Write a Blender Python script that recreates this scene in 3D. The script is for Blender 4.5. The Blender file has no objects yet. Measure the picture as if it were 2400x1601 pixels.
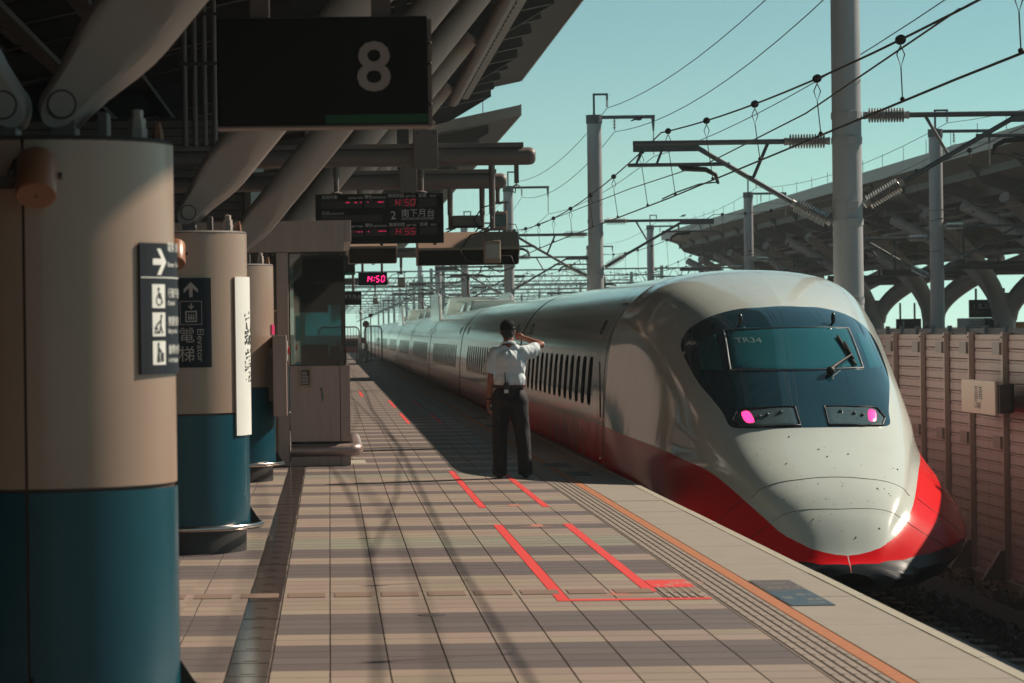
import bpy, bmesh, math, random
from mathutils import Vector, Matrix, noise as mnoise
PI = math.pi
random.seed(7)
SC = bpy.context.scene
COL = SC.collection

# ------------------------------------------------------------------ camera
cam = bpy.data.cameras.new('camera')
camo = bpy.data.objects.new('camera', cam)
COL.objects.link(camo)
SC.camera = camo
cam.sensor_width = 36.0
cam.lens = 7200.0 / 2400.0 * 36.0
cam.shift_x = 0.1781
cam.shift_y = -0.0081
cam.clip_start = 0.2
cam.clip_end = 6000
camo.matrix_world = Matrix.Translation((0, 0, 1.66)) @ Matrix.Rotation(PI / 2, 4, 'X') @ Matrix.Rotation(-0.0135, 4, 'Z')
cam.dof.use_dof = True
cam.dof.focus_distance = 34.5
cam.dof.aperture_fstop = 7.0

# ------------------------------------------------------------------ world, sun, exposure
SUN_EL = math.radians(38.0)
SUN_AZ = math.radians(64.0)          # from +Y towards +X
w = bpy.data.worlds.new('World')
SC.world = w
w.use_nodes = True
nt = w.node_tree
for n in list(nt.nodes):
    nt.nodes.remove(n)
sky = nt.nodes.new('ShaderNodeTexSky')
sky.sky_type = 'NISHITA'
sky.sun_disc = False
sky.sun_elevation = SUN_EL
sky.sun_rotation = SUN_AZ
sky.altitude = 0
sky.air_density = 0.5
sky.dust_density = 0.05
sky.ozone_density = 10.0
tint = nt.nodes.new('ShaderNodeMix')
tint.data_type = 'RGBA'
tint.blend_type = 'MULTIPLY'
tint.inputs[0].default_value = 1.0
tint.inputs[7].default_value = (1.16, 1.0, 0.485, 1)
bg = nt.nodes.new('ShaderNodeBackground')
bg.inputs[1].default_value = 0.122
wo = nt.nodes.new('ShaderNodeOutputWorld')
tcw = nt.nodes.new('ShaderNodeTexCoord')
sepw = nt.nodes.new('ShaderNodeSeparateXYZ')
mrw = nt.nodes.new('ShaderNodeMapRange')
mrw.inputs[1].default_value = 0.0
mrw.inputs[2].default_value = 0.05
tmx = nt.nodes.new('ShaderNodeMix')
tmx.data_type = 'RGBA'
tmx.inputs[6].default_value = (0.98, 0.94, 0.60, 1)
tmx.inputs[7].default_value = (1.16, 1.0, 0.485, 1)
nt.links.new(tcw.outputs['Generated'], sepw.inputs[0])
nt.links.new(sepw.outputs[2], mrw.inputs[0])
nt.links.new(mrw.outputs[0], tmx.inputs[0])
nt.links.new(tmx.outputs[2], tint.inputs[7])
nt.links.new(sky.outputs[0], tint.inputs[6])
nt.links.new(tint.outputs[2], bg.inputs[0])
nt.links.new(bg.outputs[0], wo.inputs[0])

sl = bpy.data.lights.new('sun', 'SUN')
sl.energy = 4.9
sl.angle = math.radians(0.53)
sl.color = (1.0, 0.86, 0.70)
so = bpy.data.objects.new('sun', sl)
COL.objects.link(so)
sv = Vector((math.sin(SUN_AZ) * math.cos(SUN_EL), math.cos(SUN_AZ) * math.cos(SUN_EL), math.sin(SUN_EL)))
so.rotation_euler = sv.to_track_quat('Z', 'Y').to_euler()
so.location = (20, 20, 40)

SC.view_settings.view_transform = 'Standard'
SC.view_settings.look = 'None'
SC.view_settings.exposure = 0.42
SC.view_settings.gamma = 1.0
SC.view_settings.use_curve_mapping = False
SC.cycles.max_bounces = 8
SC.cycles.transparent_max_bounces = 12
SC.cycles.use_denoising = True

# ------------------------------------------------------------------ helpers
HAZE = 0.0003
ORG = {}
SPLIT = {'insulator', 'clamp', 'bracket', 'glazing_frame', 'rail', 'hanger', 'latch', 'screw', 'plate_bolt', 'feeder_insulator', 'ring_bracket', 'edge_trim', 'leg', 'wheel', 'lug', 'drop_post', 'long_pipe', 'longitudinal_pipe', 'cable_tray', 'plinth', 'roof_insulator', 'pantograph_shield', 'roof_equipment', 'led_field', 'chord', 'knob', 'passenger_door', 'lamp_bulb', 'bolt', 'side_wall', 'text_line', 'ring', 'yoke', 'gutter_beam', 'long_pipe', 'expansion_joint', 'digits', 'pane', 'cladding_slat', 'purlin', 'frame'}


def mat(name, col, rough=0.5, metal=0.0, var=0.10, scale=4.0, bump=0.0, bscale=80.0, coat=0.0,
        streak=0.0, spec=0.5, dirt=None, dirt_amt=0.0, stretch=(1, 1, 1), k=0.72, wave=0.0):
    col = tuple(c * k for c in col)
    dirt = tuple(c * k for c in dirt) if dirt else None
    m = bpy.data.materials.new(name)
    m.use_nodes = True
    t = m.node_tree
    b = t.nodes['Principled BSDF']
    b.inputs['Roughness'].default_value = rough
    b.inputs['Metallic'].default_value = metal
    b.inputs['Specular IOR Level'].default_value = spec
    b.inputs['Coat Weight'].default_value = coat
    b.inputs['Coat Roughness'].default_value = 0.04
    g = t.nodes.new('ShaderNodeNewGeometry')
    mp = t.nodes.new('ShaderNodeMapping')
    mp.inputs['Scale'].default_value = stretch
    t.links.new(g.outputs['Position'], mp.inputs[0])
    n = t.nodes.new('ShaderNodeTexNoise')
    n.inputs['Scale'].default_value = scale
    n.inputs['Detail'].default_value = 5
    n.inputs['Roughness'].default_value = 0.65
    t.links.new(mp.outputs[0], n.inputs['Vector'])
    r = t.nodes.new('ShaderNodeMapRange')
    r.inputs[1].default_value = 0.25
    r.inputs[2].default_value = 0.75
    r.inputs[3].default_value = 1 - var
    r.inputs[4].default_value = 1 + var
    t.links.new(n.outputs[0], r.inputs[0])
    mx = t.nodes.new('ShaderNodeMix')
    mx.data_type = 'RGBA'
    mx.blend_type = 'MULTIPLY'
    mx.inputs[0].default_value = 1.0
    mx.inputs[6].default_value = (*col, 1)
    t.links.new(r.outputs[0], mx.inputs[7])
    last = mx.outputs[2]
    if streak or dirt_amt:
        mp2 = t.nodes.new('ShaderNodeMapping')
        mp2.inputs['Scale'].default_value = (1, 1, 0.05) if streak else (1, 1, 1)
        t.links.new(g.outputs['Position'], mp2.inputs[0])
        n2 = t.nodes.new('ShaderNodeTexNoise')
        n2.inputs['Scale'].default_value = 7.0 if streak else 2.2
        n2.inputs['Detail'].default_value = 6
        n2.inputs['Roughness'].default_value = 0.7
        t.links.new(mp2.outputs[0], n2.inputs['Vector'])
        r2 = t.nodes.new('ShaderNodeMapRange')
        r2.inputs[1].default_value = 0.48
        r2.inputs[2].default_value = 0.78
        r2.inputs[3].default_value = 0.0
        r2.inputs[4].default_value = max(streak, dirt_amt)
        t.links.new(n2.outputs[0], r2.inputs[0])
        m3 = t.nodes.new('ShaderNodeMix')
        m3.data_type = 'RGBA'
        t.links.new(r2.outputs[0], m3.inputs[0])
        t.links.new(last, m3.inputs[6])
        d = dirt or (col[0] * 0.45, col[1] * 0.38, col[2] * 0.33)
        m3.inputs[7].default_value = (*d, 1)
        last = m3.outputs[2]
    t.links.new(last, b.inputs['Base Color'])
    # roughness variation
    r4 = t.nodes.new('ShaderNodeMapRange')
    r4.inputs[3].default_value = max(0.02, rough * 0.8)
    r4.inputs[4].default_value = min(1, rough * 1.2)
    t.links.new(n.outputs[0], r4.inputs[0])
    t.links.new(r4.outputs[0], b.inputs['Roughness'])
    if wave:
        mpw = t.nodes.new('ShaderNodeMapping')
        mpw.inputs['Scale'].default_value = (1, 3.2, .35)
        t.links.new(g.outputs['Position'], mpw.inputs[0])
        nw = t.nodes.new('ShaderNodeTexNoise')
        nw.inputs['Scale'].default_value = 1.1
        nw.inputs['Detail'].default_value = 4
        nw.inputs['Roughness'].default_value = .55
        t.links.new(mpw.outputs[0], nw.inputs['Vector'])
        bw = t.nodes.new('ShaderNodeBump')
        bw.inputs['Strength'].default_value = wave
        bw.inputs['Distance'].default_value = .05
        t.links.new(nw.outputs[0], bw.inputs['Height'])
        t.links.new(bw.outputs[0], b.inputs['Normal'])
        t.links.new(bw.outputs[0], b.inputs['Coat Normal'])
    if bump:
        n3 = t.nodes.new('ShaderNodeTexNoise')
        n3.inputs['Scale'].default_value = bscale
        n3.inputs['Detail'].default_value = 3
        t.links.new(mp.outputs[0], n3.inputs['Vector'])
        bp = t.nodes.new('ShaderNodeBump')
        bp.inputs['Strength'].default_value = bump
        bp.inputs['Distance'].default_value = 0.01
        t.links.new(n3.outputs[0], bp.inputs['Height'])
        t.links.new(bp.outputs[0], b.inputs['Normal'])
    return m


def emit(name, col, strength, base=(0.02, 0.0, 0.0)):
    m = bpy.data.materials.new(name)
    m.use_nodes = True
    b = m.node_tree.nodes['Principled BSDF']
    b.inputs['Base Color'].default_value = (*base, 1)
    b.inputs['Roughness'].default_value = 0.3
    b.inputs['Emission Color'].default_value = (*col, 1)
    b.inputs['Emission Strength'].default_value = strength
    return m


def glassmat(name, tintc=(0.55, 0.8, 0.8), refl=0.12):
    m = bpy.data.materials.new(name)
    m.use_nodes = True
    t = m.node_tree
    for n in list(t.nodes):
        t.nodes.remove(n)
    o = t.nodes.new('ShaderNodeOutputMaterial')
    tr = t.nodes.new('ShaderNodeBsdfTransparent')
    tr.inputs[0].default_value = (*tintc, 1)
    gl = t.nodes.new('ShaderNodeBsdfGlossy')
    gl.inputs['Roughness'].default_value = 0.02
    fr = t.nodes.new('ShaderNodeFresnel')
    fr.inputs[0].default_value = 1.5
    ad = t.nodes.new('ShaderNodeMath')
    ad.inputs[1].default_value = refl
    t.links.new(fr.outputs[0], ad.inputs[0])
    mx = t.nodes.new('ShaderNodeMixShader')
    t.links.new(ad.outputs[0], mx.inputs[0])
    t.links.new(tr.outputs[0], mx.inputs[1])
    t.links.new(gl.outputs[0], mx.inputs[2])
    t.links.new(mx.outputs[0], o.inputs[0])
    return m


class MB:
    def __init__(s):
        s.v = []
        s.f = []
        s.m = []
        s.mi = 0

    def add(s, vs, fs):
        o = len(s.v)
        s.v += [tuple(p) for p in vs]
        for f in fs:
            s.f.append(tuple(i + o for i in f))
            s.m.append(s.mi)
        return s

    def box(s, x0, x1, y0, y1, z0, z1):
        return s.add([(x0, y0, z0), (x1, y0, z0), (x1, y1, z0), (x0, y1, z0), (x0, y0, z1), (x1, y0, z1), (x1, y1, z1), (x0, y1, z1)],
                     [(0, 3, 2, 1), (4, 5, 6, 7), (0, 1, 5, 4), (1, 2, 6, 5), (2, 3, 7, 6), (3, 0, 4, 7)])

    def bar(s, p0, p1, wx, wy, up=(0, 0, 1)):
        # rectangular bar from p0 to p1
        p0 = Vector(p0)
        p1 = Vector(p1)
        d = (p1 - p0).normalized()
        u = Vector(up)
        if abs(d.dot(u)) > 0.98:
            u = Vector((0, 1, 0))
        a = d.cross(u).normalized() * wx / 2
        b = a.cross(d).normalized() * wy / 2
        vs = [p + q for p in (p0, p1) for q in (-a - b, a - b, a + b, -a + b)]
        return s.add(vs, [(0, 1, 2, 3), (7, 6, 5, 4), (0, 4, 5, 1), (1, 5, 6, 2), (2, 6, 7, 3), (3, 7, 4, 0)])

    def tube(s, pts, r, n=8, cap=True):
        pts = [Vector(p) for p in pts]
        rs = r if isinstance(r, (list, tuple)) else [r] * len(pts)
        k = len(pts)
        t0 = (pts[1] - pts[0]).normalized()
        u = Vector((0, 0, 1)) if abs(t0.z) < 0.9 else Vector((1, 0, 0))
        a = t0.cross(u).normalized()
        vs = []
        fs = []
        for i in range(k):
            d = (pts[min(i + 1, k - 1)] - pts[max(i - 1, 0)])
            d = d.normalized() if d.length > 1e-9 else t0
            a = (a - d * a.dot(d)).normalized()
            b = d.cross(a)
            for j in range(n):
                an = 2 * PI * j / n
                vs.append(pts[i] + (a * math.cos(an) + b * math.sin(an)) * rs[i])
        for i in range(k - 1):
            for j in range(n):
                j2 = (j + 1) % n
                fs.append((i * n + j, i * n + j2, (i + 1) * n + j2, (i + 1) * n + j))
        if cap:
            fs.append(tuple(range(n - 1, -1, -1)))
            fs.append(tuple((k - 1) * n + j for j in range(n)))
        return s.add(vs, fs)

    def lathe(s, prof, c, n=32, a0=0.0, a1=2 * PI):
        full = abs(a1 - a0 - 2 * PI) < 1e-6
        cols = n if full else n + 1
        vs = []
        fs = []
        for (r, z) in prof:
            for j in range(cols):
                an = a0 + (a1 - a0) * j / n
                vs.append((c[0] + r * math.cos(an), c[1] + r * math.sin(an), c[2] + z))
        for i in range(len(prof) - 1):
            for j in range(n):
                j2 = (j + 1) % cols
                fs.append((i * cols + j, i * cols + j2, (i + 1) * cols + j2, (i + 1) * cols + j))
        return s.add(vs, fs)

    def prism(s, poly, fn, h0, h1):
        # poly 2D points; fn(u,v,h)->xyz
        n = len(poly)
        vs = [fn(u, v, h0) for u, v in poly] + [fn(u, v, h1) for u, v in poly]
        fs = [tuple(range(n - 1, -1, -1)), tuple(range(n, 2 * n))]
        for i in range(n):
            j = (i + 1) % n
            fs.append((i, j, n + j, n + i))
        return s.add(vs, fs)

    def ball(s, c, r, n=8, sc=(1, 1, 1)):
        vs = [(c[0], c[1], c[2] - r * sc[2])]
        m = max(4, n // 2 + 1)
        for i in range(1, m):
            a = -PI / 2 + PI * i / m
            for j in range(n):
                b = 2 * PI * j / n
                vs.append((c[0] + r * sc[0] * math.cos(a) * math.cos(b), c[1] + r * sc[1] * math.cos(a) * math.sin(b), c[2] + r * sc[2] * math.sin(a)))
        vs.append((c[0], c[1], c[2] + r * sc[2]))
        fs = []
        for j in range(n):
            fs.append((0, 1 + (j + 1) % n, 1 + j))
        for i in range(m - 2):
            for j in range(n):
                a = 1 + i * n
                fs.append((a + j, a + (j + 1) % n, a + n + (j + 1) % n, a + n + j))
        a = 1 + (m - 2) * n
        for j in range(n):
            fs.append((a + j, a + (j + 1) % n, len(vs) - 1))
        return s.add(vs, fs)

    def insul(s, p0, p1, r=0.04, R=0.10, n=10, sheds=12):
        p0 = Vector(p0)
        p1 = Vector(p1)
        L = (p1 - p0).length
        pts = []
        rs = []
        for i in range(sheds):
            t0 = 0.1 + 0.8 * i / sheds
            st = 0.8 / sheds
            for dt, rr in ((0, r), (0.30 * st, r), (0.42 * st, R), (0.58 * st, R * 0.96), (0.72 * st, r)):
                pts.append(p0.lerp(p1, t0 + dt))
                rs.append(rr)
        pts = [p0] + pts + [p1]
        rs = [r * 1.25] + rs + [r * 1.25]
        return s.tube(pts, rs, n)

    def text(s, body, size, fn, align='LEFT', h=0.002, off=0.0, xs=1.0):
        # flat lettering; fn(u,v,h)->xyz
        cu = bpy.data.curves.new('t', 'FONT')
        cu.body = body
        cu.size = size
        cu.align_x = align
        cu.offset = off
        cu.resolution_u = 3
        o = bpy.data.objects.new('t', cu)
        COL.objects.link(o)
        dg = bpy.context.evaluated_depsgraph_get()
        me = bpy.data.meshes.new_from_object(o.evaluated_get(dg))
        vs = [fn(v.co.x * xs, v.co.y, h) for v in me.vertices]
        fs = [tuple(p.vertices) for p in me.polygons]
        bpy.data.objects.remove(o)
        bpy.data.curves.remove(cu)
        bpy.data.meshes.remove(me)
        return s.add(vs, fs)

    def islands(s):
        par = list(range(len(s.v)))
        def find(i):
            while par[i] != i:
                par[i] = par[par[i]]
                i = par[i]
            return i
        for f in s.f:
            a = find(f[0])
            for i in f[1:]:
                par[find(i)] = a
        out = {}
        for f, m in zip(s.f, s.m):
            out.setdefault(find(f[0]), []).append((f, m))
        res = []
        for fm in out.values():
            q = MB()
            ix = {}
            for f, m in fm:
                for i in f:
                    if i not in ix:
                        ix[i] = len(q.v)
                        q.v.append(s.v[i])
                q.f.append(tuple(ix[i] for i in f))
                q.m.append(m)
            res.append(q)
        return res

    def build(s, name, mats, parent=None, smooth=None, bevel=0.0, org=None, kind=None, local=False):
        if name in SPLIT and parent is not None:
            isl = s.islands()
            if 1 < len(isl) <= 40:
                obs = [q.build1(name, mats, parent, smooth, bevel, org, kind, local) for q in isl]
                return obs[0]
        return s.build1(name, mats, parent, smooth, bevel, org, kind, local)

    def build1(s, name, mats, parent=None, smooth=None, bevel=0.0, org=None, kind=None, local=False):
        o3 = Vector(org) if org is not None else (Vector(ORG[parent.name]) if parent is not None else Vector((0, 0, 0)))
        me = bpy.data.meshes.new(name)
        q3 = Vector((0, 0, 0)) if local else o3
        me.from_pydata([(p[0] - q3.x, p[1] - q3.y, p[2] - q3.z) for p in s.v], [], s.f)
        if not isinstance(mats, (list, tuple)):
            mats = [mats]
        for m in mats:
            me.materials.append(m)
        me.polygons.foreach_set('material_index', s.m)
        if smooth is not None:
            me.polygons.foreach_set('use_smooth', [True] * len(me.polygons))
            me.update()
            me.set_sharp_from_angle(angle=math.radians(smooth))
        me.update()
        o = bpy.data.objects.new(name, me)
        COL.objects.link(o)
        if parent is not None:
            o.parent = parent
            if org is not None:
                o.location = o3 - Vector(ORG[parent.name])
                ORG[o.name] = tuple(o3)
            else:
                ORG[o.name] = tuple(ORG[parent.name])
        else:
            o.location = o3
            ORG[o.name] = tuple(o3)
        if kind:
            o['kind'] = kind
        if bevel:
            bv = o.modifiers.new('bevel', 'BEVEL')
            bv.width = bevel
            bv.segments = 2
            bv.limit_method = 'ANGLE'
        return o


def tag(o, label, cat, group=None):
    o['label'] = label
    o['category'] = cat
    if group:
        o['group'] = group
    return o


def thing(name, label, cat, loc=(0, 0, 0), group=None):
    o = bpy.data.objects.new(name, None)
    o.empty_display_size = 0.2
    COL.objects.link(o)
    o.location = loc
    ORG[o.name] = tuple(loc)
    return tag(o, label, cat, group)


def dup(root, d, label, par=None):
    c = root.copy()
    COL.objects.link(c)
    if par is None:
        c.location = Vector(root.location) + Vector(d)
        if label:
            c['label'] = label
        ORG[c.name] = tuple(Vector(ORG[root.name]) + Vector(d))
    else:
        c.parent = par
    for ch in list(root.children):
        dup(ch, d, None, c)
    return c


def inst(me_obj, name, parent, loc):
    # another object that shares a mesh
    o = bpy.data.objects.new(name, me_obj.data)
    COL.objects.link(o)
    o.parent = parent
    o.location = Vector(loc) - Vector(ORG[parent.name])
    return o


def structure(o):
    o['kind'] = 'structure'
    return o


def seg7(mb, ch, x, z, wd, ht, fn, th=None, slant=0.12, h=0.003):
    th = th or wd * 0.2
    on = {'0': 'abcdef', '1': 'bc', '2': 'abged', '3': 'abgcd', '4': 'fgbc', '5': 'afgcd', '6': 'afgedc', '7': 'abc', '8': 'abcdefg', '9': 'abcdfg'}
    def P(u, v):
        return (x + u + (v) * slant, z + v)
    H2 = ht / 2
    g = th * 0.12
    segs = {'a': ((th * .5 + g, ht - th / 2), (wd - th * .5 - g, ht - th / 2)), 'g': ((th * .5 + g, H2), (wd - th * .5 - g, H2)), 'd': ((th * .5 + g, th / 2), (wd - th * .5 - g, th / 2)),
            'f': ((th / 2, H2 + g), (th / 2, ht - th / 2 - g)), 'e': ((th / 2, th / 2 + g), (th / 2, H2 - g)), 'b': ((wd - th / 2, H2 + g), (wd - th / 2, ht - th / 2 - g)), 'c': ((wd - th / 2, th / 2 + g), (wd - th / 2, H2 - g))}
    if ch == ':':
        for v in (ht * .3, ht * .7):
            q = [P(wd * .5 - th * .5, v - th * .5), P(wd * .5 + th * .5, v - th * .5), P(wd * .5 + th * .5, v + th * .5), P(wd * .5 - th * .5, v + th * .5)]
            mb.add([fn(a, b, h) for a, b in q], [(0, 1, 2, 3)])
        return
    for k in on[ch]:
        (u0, v0), (u1, v1) = segs[k]
        t2 = th * .5
        if abs(u1 - u0) > abs(v1 - v0):
            q = [(u0, v0), (u0 + t2, v0 - t2), (u1 - t2, v1 - t2), (u1, v1), (u1 - t2, v1 + t2), (u0 + t2, v0 + t2)]
        else:
            q = [(u0, v0), (u0 + t2, v0 + t2), (u1 + t2, v1 - t2), (u1, v1), (u1 - t2, v1 - t2), (u0 - t2, v0 + t2)]
        mb.add([fn(*P(a, b), h) for a, b in q], [(0, 1, 2, 3, 4, 5)])


# ------------------------------------------------------------------ materials
m_beige = mat('beige_cladding', (0.42, 0.295, 0.225), 0.34, var=0.05, scale=1.5, coat=0.12, streak=0.10)
m_teal = mat('teal_cladding', (0.002, 0.070, 0.105), 0.30, var=0.07, scale=2.0, coat=0.08, spec=.3, streak=0.15, dirt=(0.01, 0.045, 0.06))
m_joint = mat('brown_joint', (0.10, 0.045, 0.03), 0.6)
m_black = mat('black_rubber', (0.015, 0.013, 0.014), 0.5, dirt_amt=0.6, dirt=(0.05, 0.035, 0.035))
m_chrome = mat('polished_steel', (0.62, 0.56, 0.52), 0.18, 1.0)
m_steel = mat('brushed_steel', (0.58, 0.43, 0.40), 0.36, 0.45, var=0.10, scale=2, stretch=(12, 12, 0.6), streak=0.12)
m_strut = mat('pale_painted_steel', (0.58, 0.475, 0.43), 0.5, var=0.06, scale=2, dirt_amt=0.15)
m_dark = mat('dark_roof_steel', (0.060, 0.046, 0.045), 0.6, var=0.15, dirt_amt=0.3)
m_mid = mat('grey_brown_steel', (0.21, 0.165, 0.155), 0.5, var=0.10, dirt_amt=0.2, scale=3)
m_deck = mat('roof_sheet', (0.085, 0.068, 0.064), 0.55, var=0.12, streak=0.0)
m_fascia = mat('pale_fascia', (0.42, 0.38, 0.36), 0.5, var=0.08, streak=0.2)
m_rust = mat('rusty_bolts', (0.30, 0.13, 0.07), 0.7, var=0.25, scale=20)
m_brown = mat('brown_plastic', (0.40, 0.16, 0.085), 0.38, var=0.08)
m_board = mat('black_panel', (0.011, 0.009, 0.011), 0.6, var=0.1, spec=0.2)
m_navy = mat('navy_panel', (0.006, 0.008, 0.018), 0.5, var=0.1, spec=.25)
m_white = mat('white_vinyl', (0.72, 0.74, 0.70), 0.5, k=.95, var=0.03)
m_ink = mat('black_ink', (0.02, 0.02, 0.022), 0.5)
m_greyink = mat('grey_lettering', (0.62, 0.56, 0.54), 0.6, k=1.0)
m_green = mat('green_stripe', (0.0, 0.085, 0.03), 0.5)
m_orange = mat('orange_tile', (0.56, 0.21, 0.09), 0.7, var=0.15, scale=9, bump=0.1)
m_red = mat('red_tape', (0.86, 0.06, 0.055), 0.6, k=.8, var=0.08, dirt_amt=0.15, dirt=(0.5, 0.1, 0.09), scale=12)
m_blue = mat('blue_sticker', (0.045, 0.10, 0.15), 0.6, dirt_amt=0.5, dirt=(0.16, 0.17, 0.16))
m_greyst = mat('grey_sticker', (0.12, 0.105, 0.11), 0.6, dirt_amt=0.5, dirt=(0.22, 0.2, 0.18))
m_granite = mat('granite_edge', (0.40, 0.355, 0.30), 0.7, var=0.28, scale=90, bump=0.2, dirt_amt=0.35, dirt=(0.22, 0.20, 0.19))
m_coping = mat('pale_coping', (0.50, 0.47, 0.38), 0.7, var=0.15, scale=20, bump=0.15, dirt_amt=0.2)
m_tact = mat('tactile_tile', (0.36, 0.30, 0.255), 0.7, var=0.16, scale=14, bump=0.15, dirt_amt=0.25)
m_drain = mat('dark_drain_granite', (0.05, 0.035, 0.034), 0.16, var=0.4, scale=9, dirt_amt=0.5, dirt=(0.12, 0.09, 0.085))
m_grout = mat('grout', (0.13, 0.095, 0.08), 0.9, var=0.3, scale=5, dirt_amt=0.9, dirt=(0.40, 0.34, 0.27))
m_conc = mat('concrete', (0.26, 0.22, 0.19), 0.9, var=0.15, bump=0.2, dirt_amt=0.3)
m_ballast = mat('ballast_stone', (0.060, 0.040, 0.036), 0.9, var=0.35, scale=3)
m_ground = mat('ground', (0.11, 0.10, 0.075), 0.95, var=0.3, scale=0.2)
m_wall = mat('barrier_sheet', (0.50, 0.355, 0.35), 0.55, var=0.08, streak=0.45, dirt=(0.17, 0.085, 0.08), scale=1.5)
m_post = mat('barrier_post', (0.46, 0.33, 0.29), 0.5, var=0.08, streak=0.2)
m_mast = mat('galvanised_mast', (0.44, 0.45, 0.47), 0.5, 0.0, var=0.07, scale=1.2, streak=0.18, dirt=(0.25, 0.16, 0.12))
m_cat = mat('catenary_steel', (0.10, 0.11, 0.12), 0.5, 0.3, var=0.15, scale=3)
m_wire = mat('dark_wire', (0.018, 0.014, 0.014), 0.6)
m_insul = mat('grey_porcelain', (0.40, 0.36, 0.34), 0.22, var=0.1)
m_tw = mat('train_white', (0.68, 0.755, 0.71), 0.12, var=0.03, scale=1.5, coat=0.5, spec=.5, dirt_amt=0.06, dirt=(0.38, 0.33, 0.27), k=.92, wave=.06)
m_tr = mat('train_red', (0.74, 0.008, 0.014), 0.2, var=0.04, scale=1.5, coat=0.0, spec=.14, k=.95, wave=.06)
m_tg = mat('train_grey_skirt', (0.30, 0.275, 0.255), 0.4, var=0.06, streak=0.2)
m_tk = mat('train_black', (0.022, 0.024, 0.030), 0.3, var=0.2)
m_mask = mat('windscreen_black', (0.012, 0.050, 0.075), 0.05, k=1.0, var=0.1, coat=1.0)
m_tglass = mat('windscreen_glass', (0.014, 0.120, 0.150), 0.03, k=1.0, var=0.05, coat=1.0)
m_win = mat('window_glass', (0.012, 0.018, 0.022), 0.06, var=0.3, spec=0.4)
m_seamk = mat('seam_dark', (0.05, 0.045, 0.045), 0.6)
m_lens = mat('lamp_lens', (0.10, 0.16, 0.18), 0.12, var=0.2, scale=25, coat=1.0)
m_redlamp = emit('red_marker_lamp', (1.0, 0.03, 0.16), 2.6)
m_led = emit('led_red', (1.0, 0.015, 0.12), 0.6)
m_leddim = emit('led_dim', (1.0, 0.01, 0.07), 0.30)
m_ledoff = mat('led_field', (0.028, 0.004, 0.007), 0.4)
m_shirt = mat('shirt_cloth', (0.76, 0.86, 0.90), 0.85, k=.95, var=0.05, scale=14, bump=0.10, bscale=30)
m_trous = mat('trouser_cloth', (0.022, 0.020, 0.027), 0.85, var=0.15, scale=12, bump=0.1, bscale=40)
m_skin = mat('skin', (0.42, 0.16, 0.105), 0.5, var=0.06, scale=12)
m_hair = mat('black_hair', (0.010, 0.009, 0.010), 0.55)
m_cap = mat('cap_cloth', (0.008, 0.008, 0.011), 0.9, spec=.15)
m_belt = mat('brown_belt', (0.10, 0.028, 0.018), 0.5)
m_shoe = mat('shoe_leather', (0.012, 0.010, 0.011), 0.3)
m_tealg = mat('teal_gadget', (0.02, 0.20, 0.22), 0.4)
m_jacket = mat('teal_backpack', (0.01, 0.13, 0.20), 0.6)
m_far = mat('far_steel', (0.34, 0.42, 0.44), 0.6, var=0.1)
m_glass = glassmat('booth_glass', (0.36, 0.60, 0.62), 0.14)
m_paper = mat('paper', (0.62, 0.58, 0.52), 0.7, var=0.05)
m_orangep = mat('orange_paint', (0.55, 0.20, 0.02), 0.5)
m_opc = mat('opposite_canopy_steel', (0.20, 0.155, 0.145), 0.6, var=0.1, dirt_amt=0.2)
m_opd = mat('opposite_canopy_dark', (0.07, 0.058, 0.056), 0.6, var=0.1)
m_tree = mat('tree_column_paint', (0.36, 0.30, 0.28), 0.5, var=0.06)
m_bluegrey = mat('blue_grey_panel', (0.20, 0.24, 0.27), 0.5, var=0.15)


def tile_mat(name, col, var, hue):
    m = mat(name, col, 0.55, var=0.08, scale=60, bump=0.08, bscale=150, dirt_amt=0.22, dirt=(col[0] * .62, col[1] * .6, col[2] * .6))
    t = m.node_tree
    b = t.nodes['Principled BSDF']
    src = b.inputs['Base Color'].links[0].from_socket
    g = t.nodes.new('ShaderNodeNewGeometry')
    sn = t.nodes.new('ShaderNodeVectorMath')
    sn.operation = 'SNAP'
    add = t.nodes.new('ShaderNodeVectorMath')
    add.operation = 'ADD'
    add.inputs[1].default_value = (0.02, 0.0, 5)
    t.links.new(g.outputs['Position'], add.inputs[0])
    t.links.new(add.outputs[0], sn.inputs[0])
    sn.inputs[1].default_value = (0.295, 0.3025, 50)
    wn = t.nodes.new('ShaderNodeTexWhiteNoise')
    t.links.new(sn.outputs[0], wn.inputs['Vector'])
    hs = t.nodes.new('ShaderNodeHueSaturation')
    r = t.nodes.new('ShaderNodeMapRange')
    r.inputs[3].default_value = 1 - var
    r.inputs[4].default_value = 1 + var
    t.links.new(wn.outputs['Value'], r.inputs[0])
    t.links.new(r.outputs[0], hs.inputs['Value'])
    sep = t.nodes.new('ShaderNodeSeparateColor')
    t.links.new(wn.outputs['Color'], sep.inputs[0])
    r2 = t.nodes.new('ShaderNodeMapRange')
    r2.inputs[3].default_value = 0.5 - hue
    r2.inputs[4].default_value = 0.5 + hue
    t.links.new(sep.outputs[1], r2.inputs[0])
    t.links.new(r2.outputs[0], hs.inputs['Hue'])
    t.links.new(src, hs.inputs['Color'])
    t.links.new(hs.outputs[0], b.inputs['Base Color'])
    return m


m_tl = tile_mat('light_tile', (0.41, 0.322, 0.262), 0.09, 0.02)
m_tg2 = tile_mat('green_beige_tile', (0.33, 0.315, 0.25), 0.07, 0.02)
m_td = tile_mat('dark_tile', (0.180, 0.145, 0.142), 0.10, 0.02)

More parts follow.
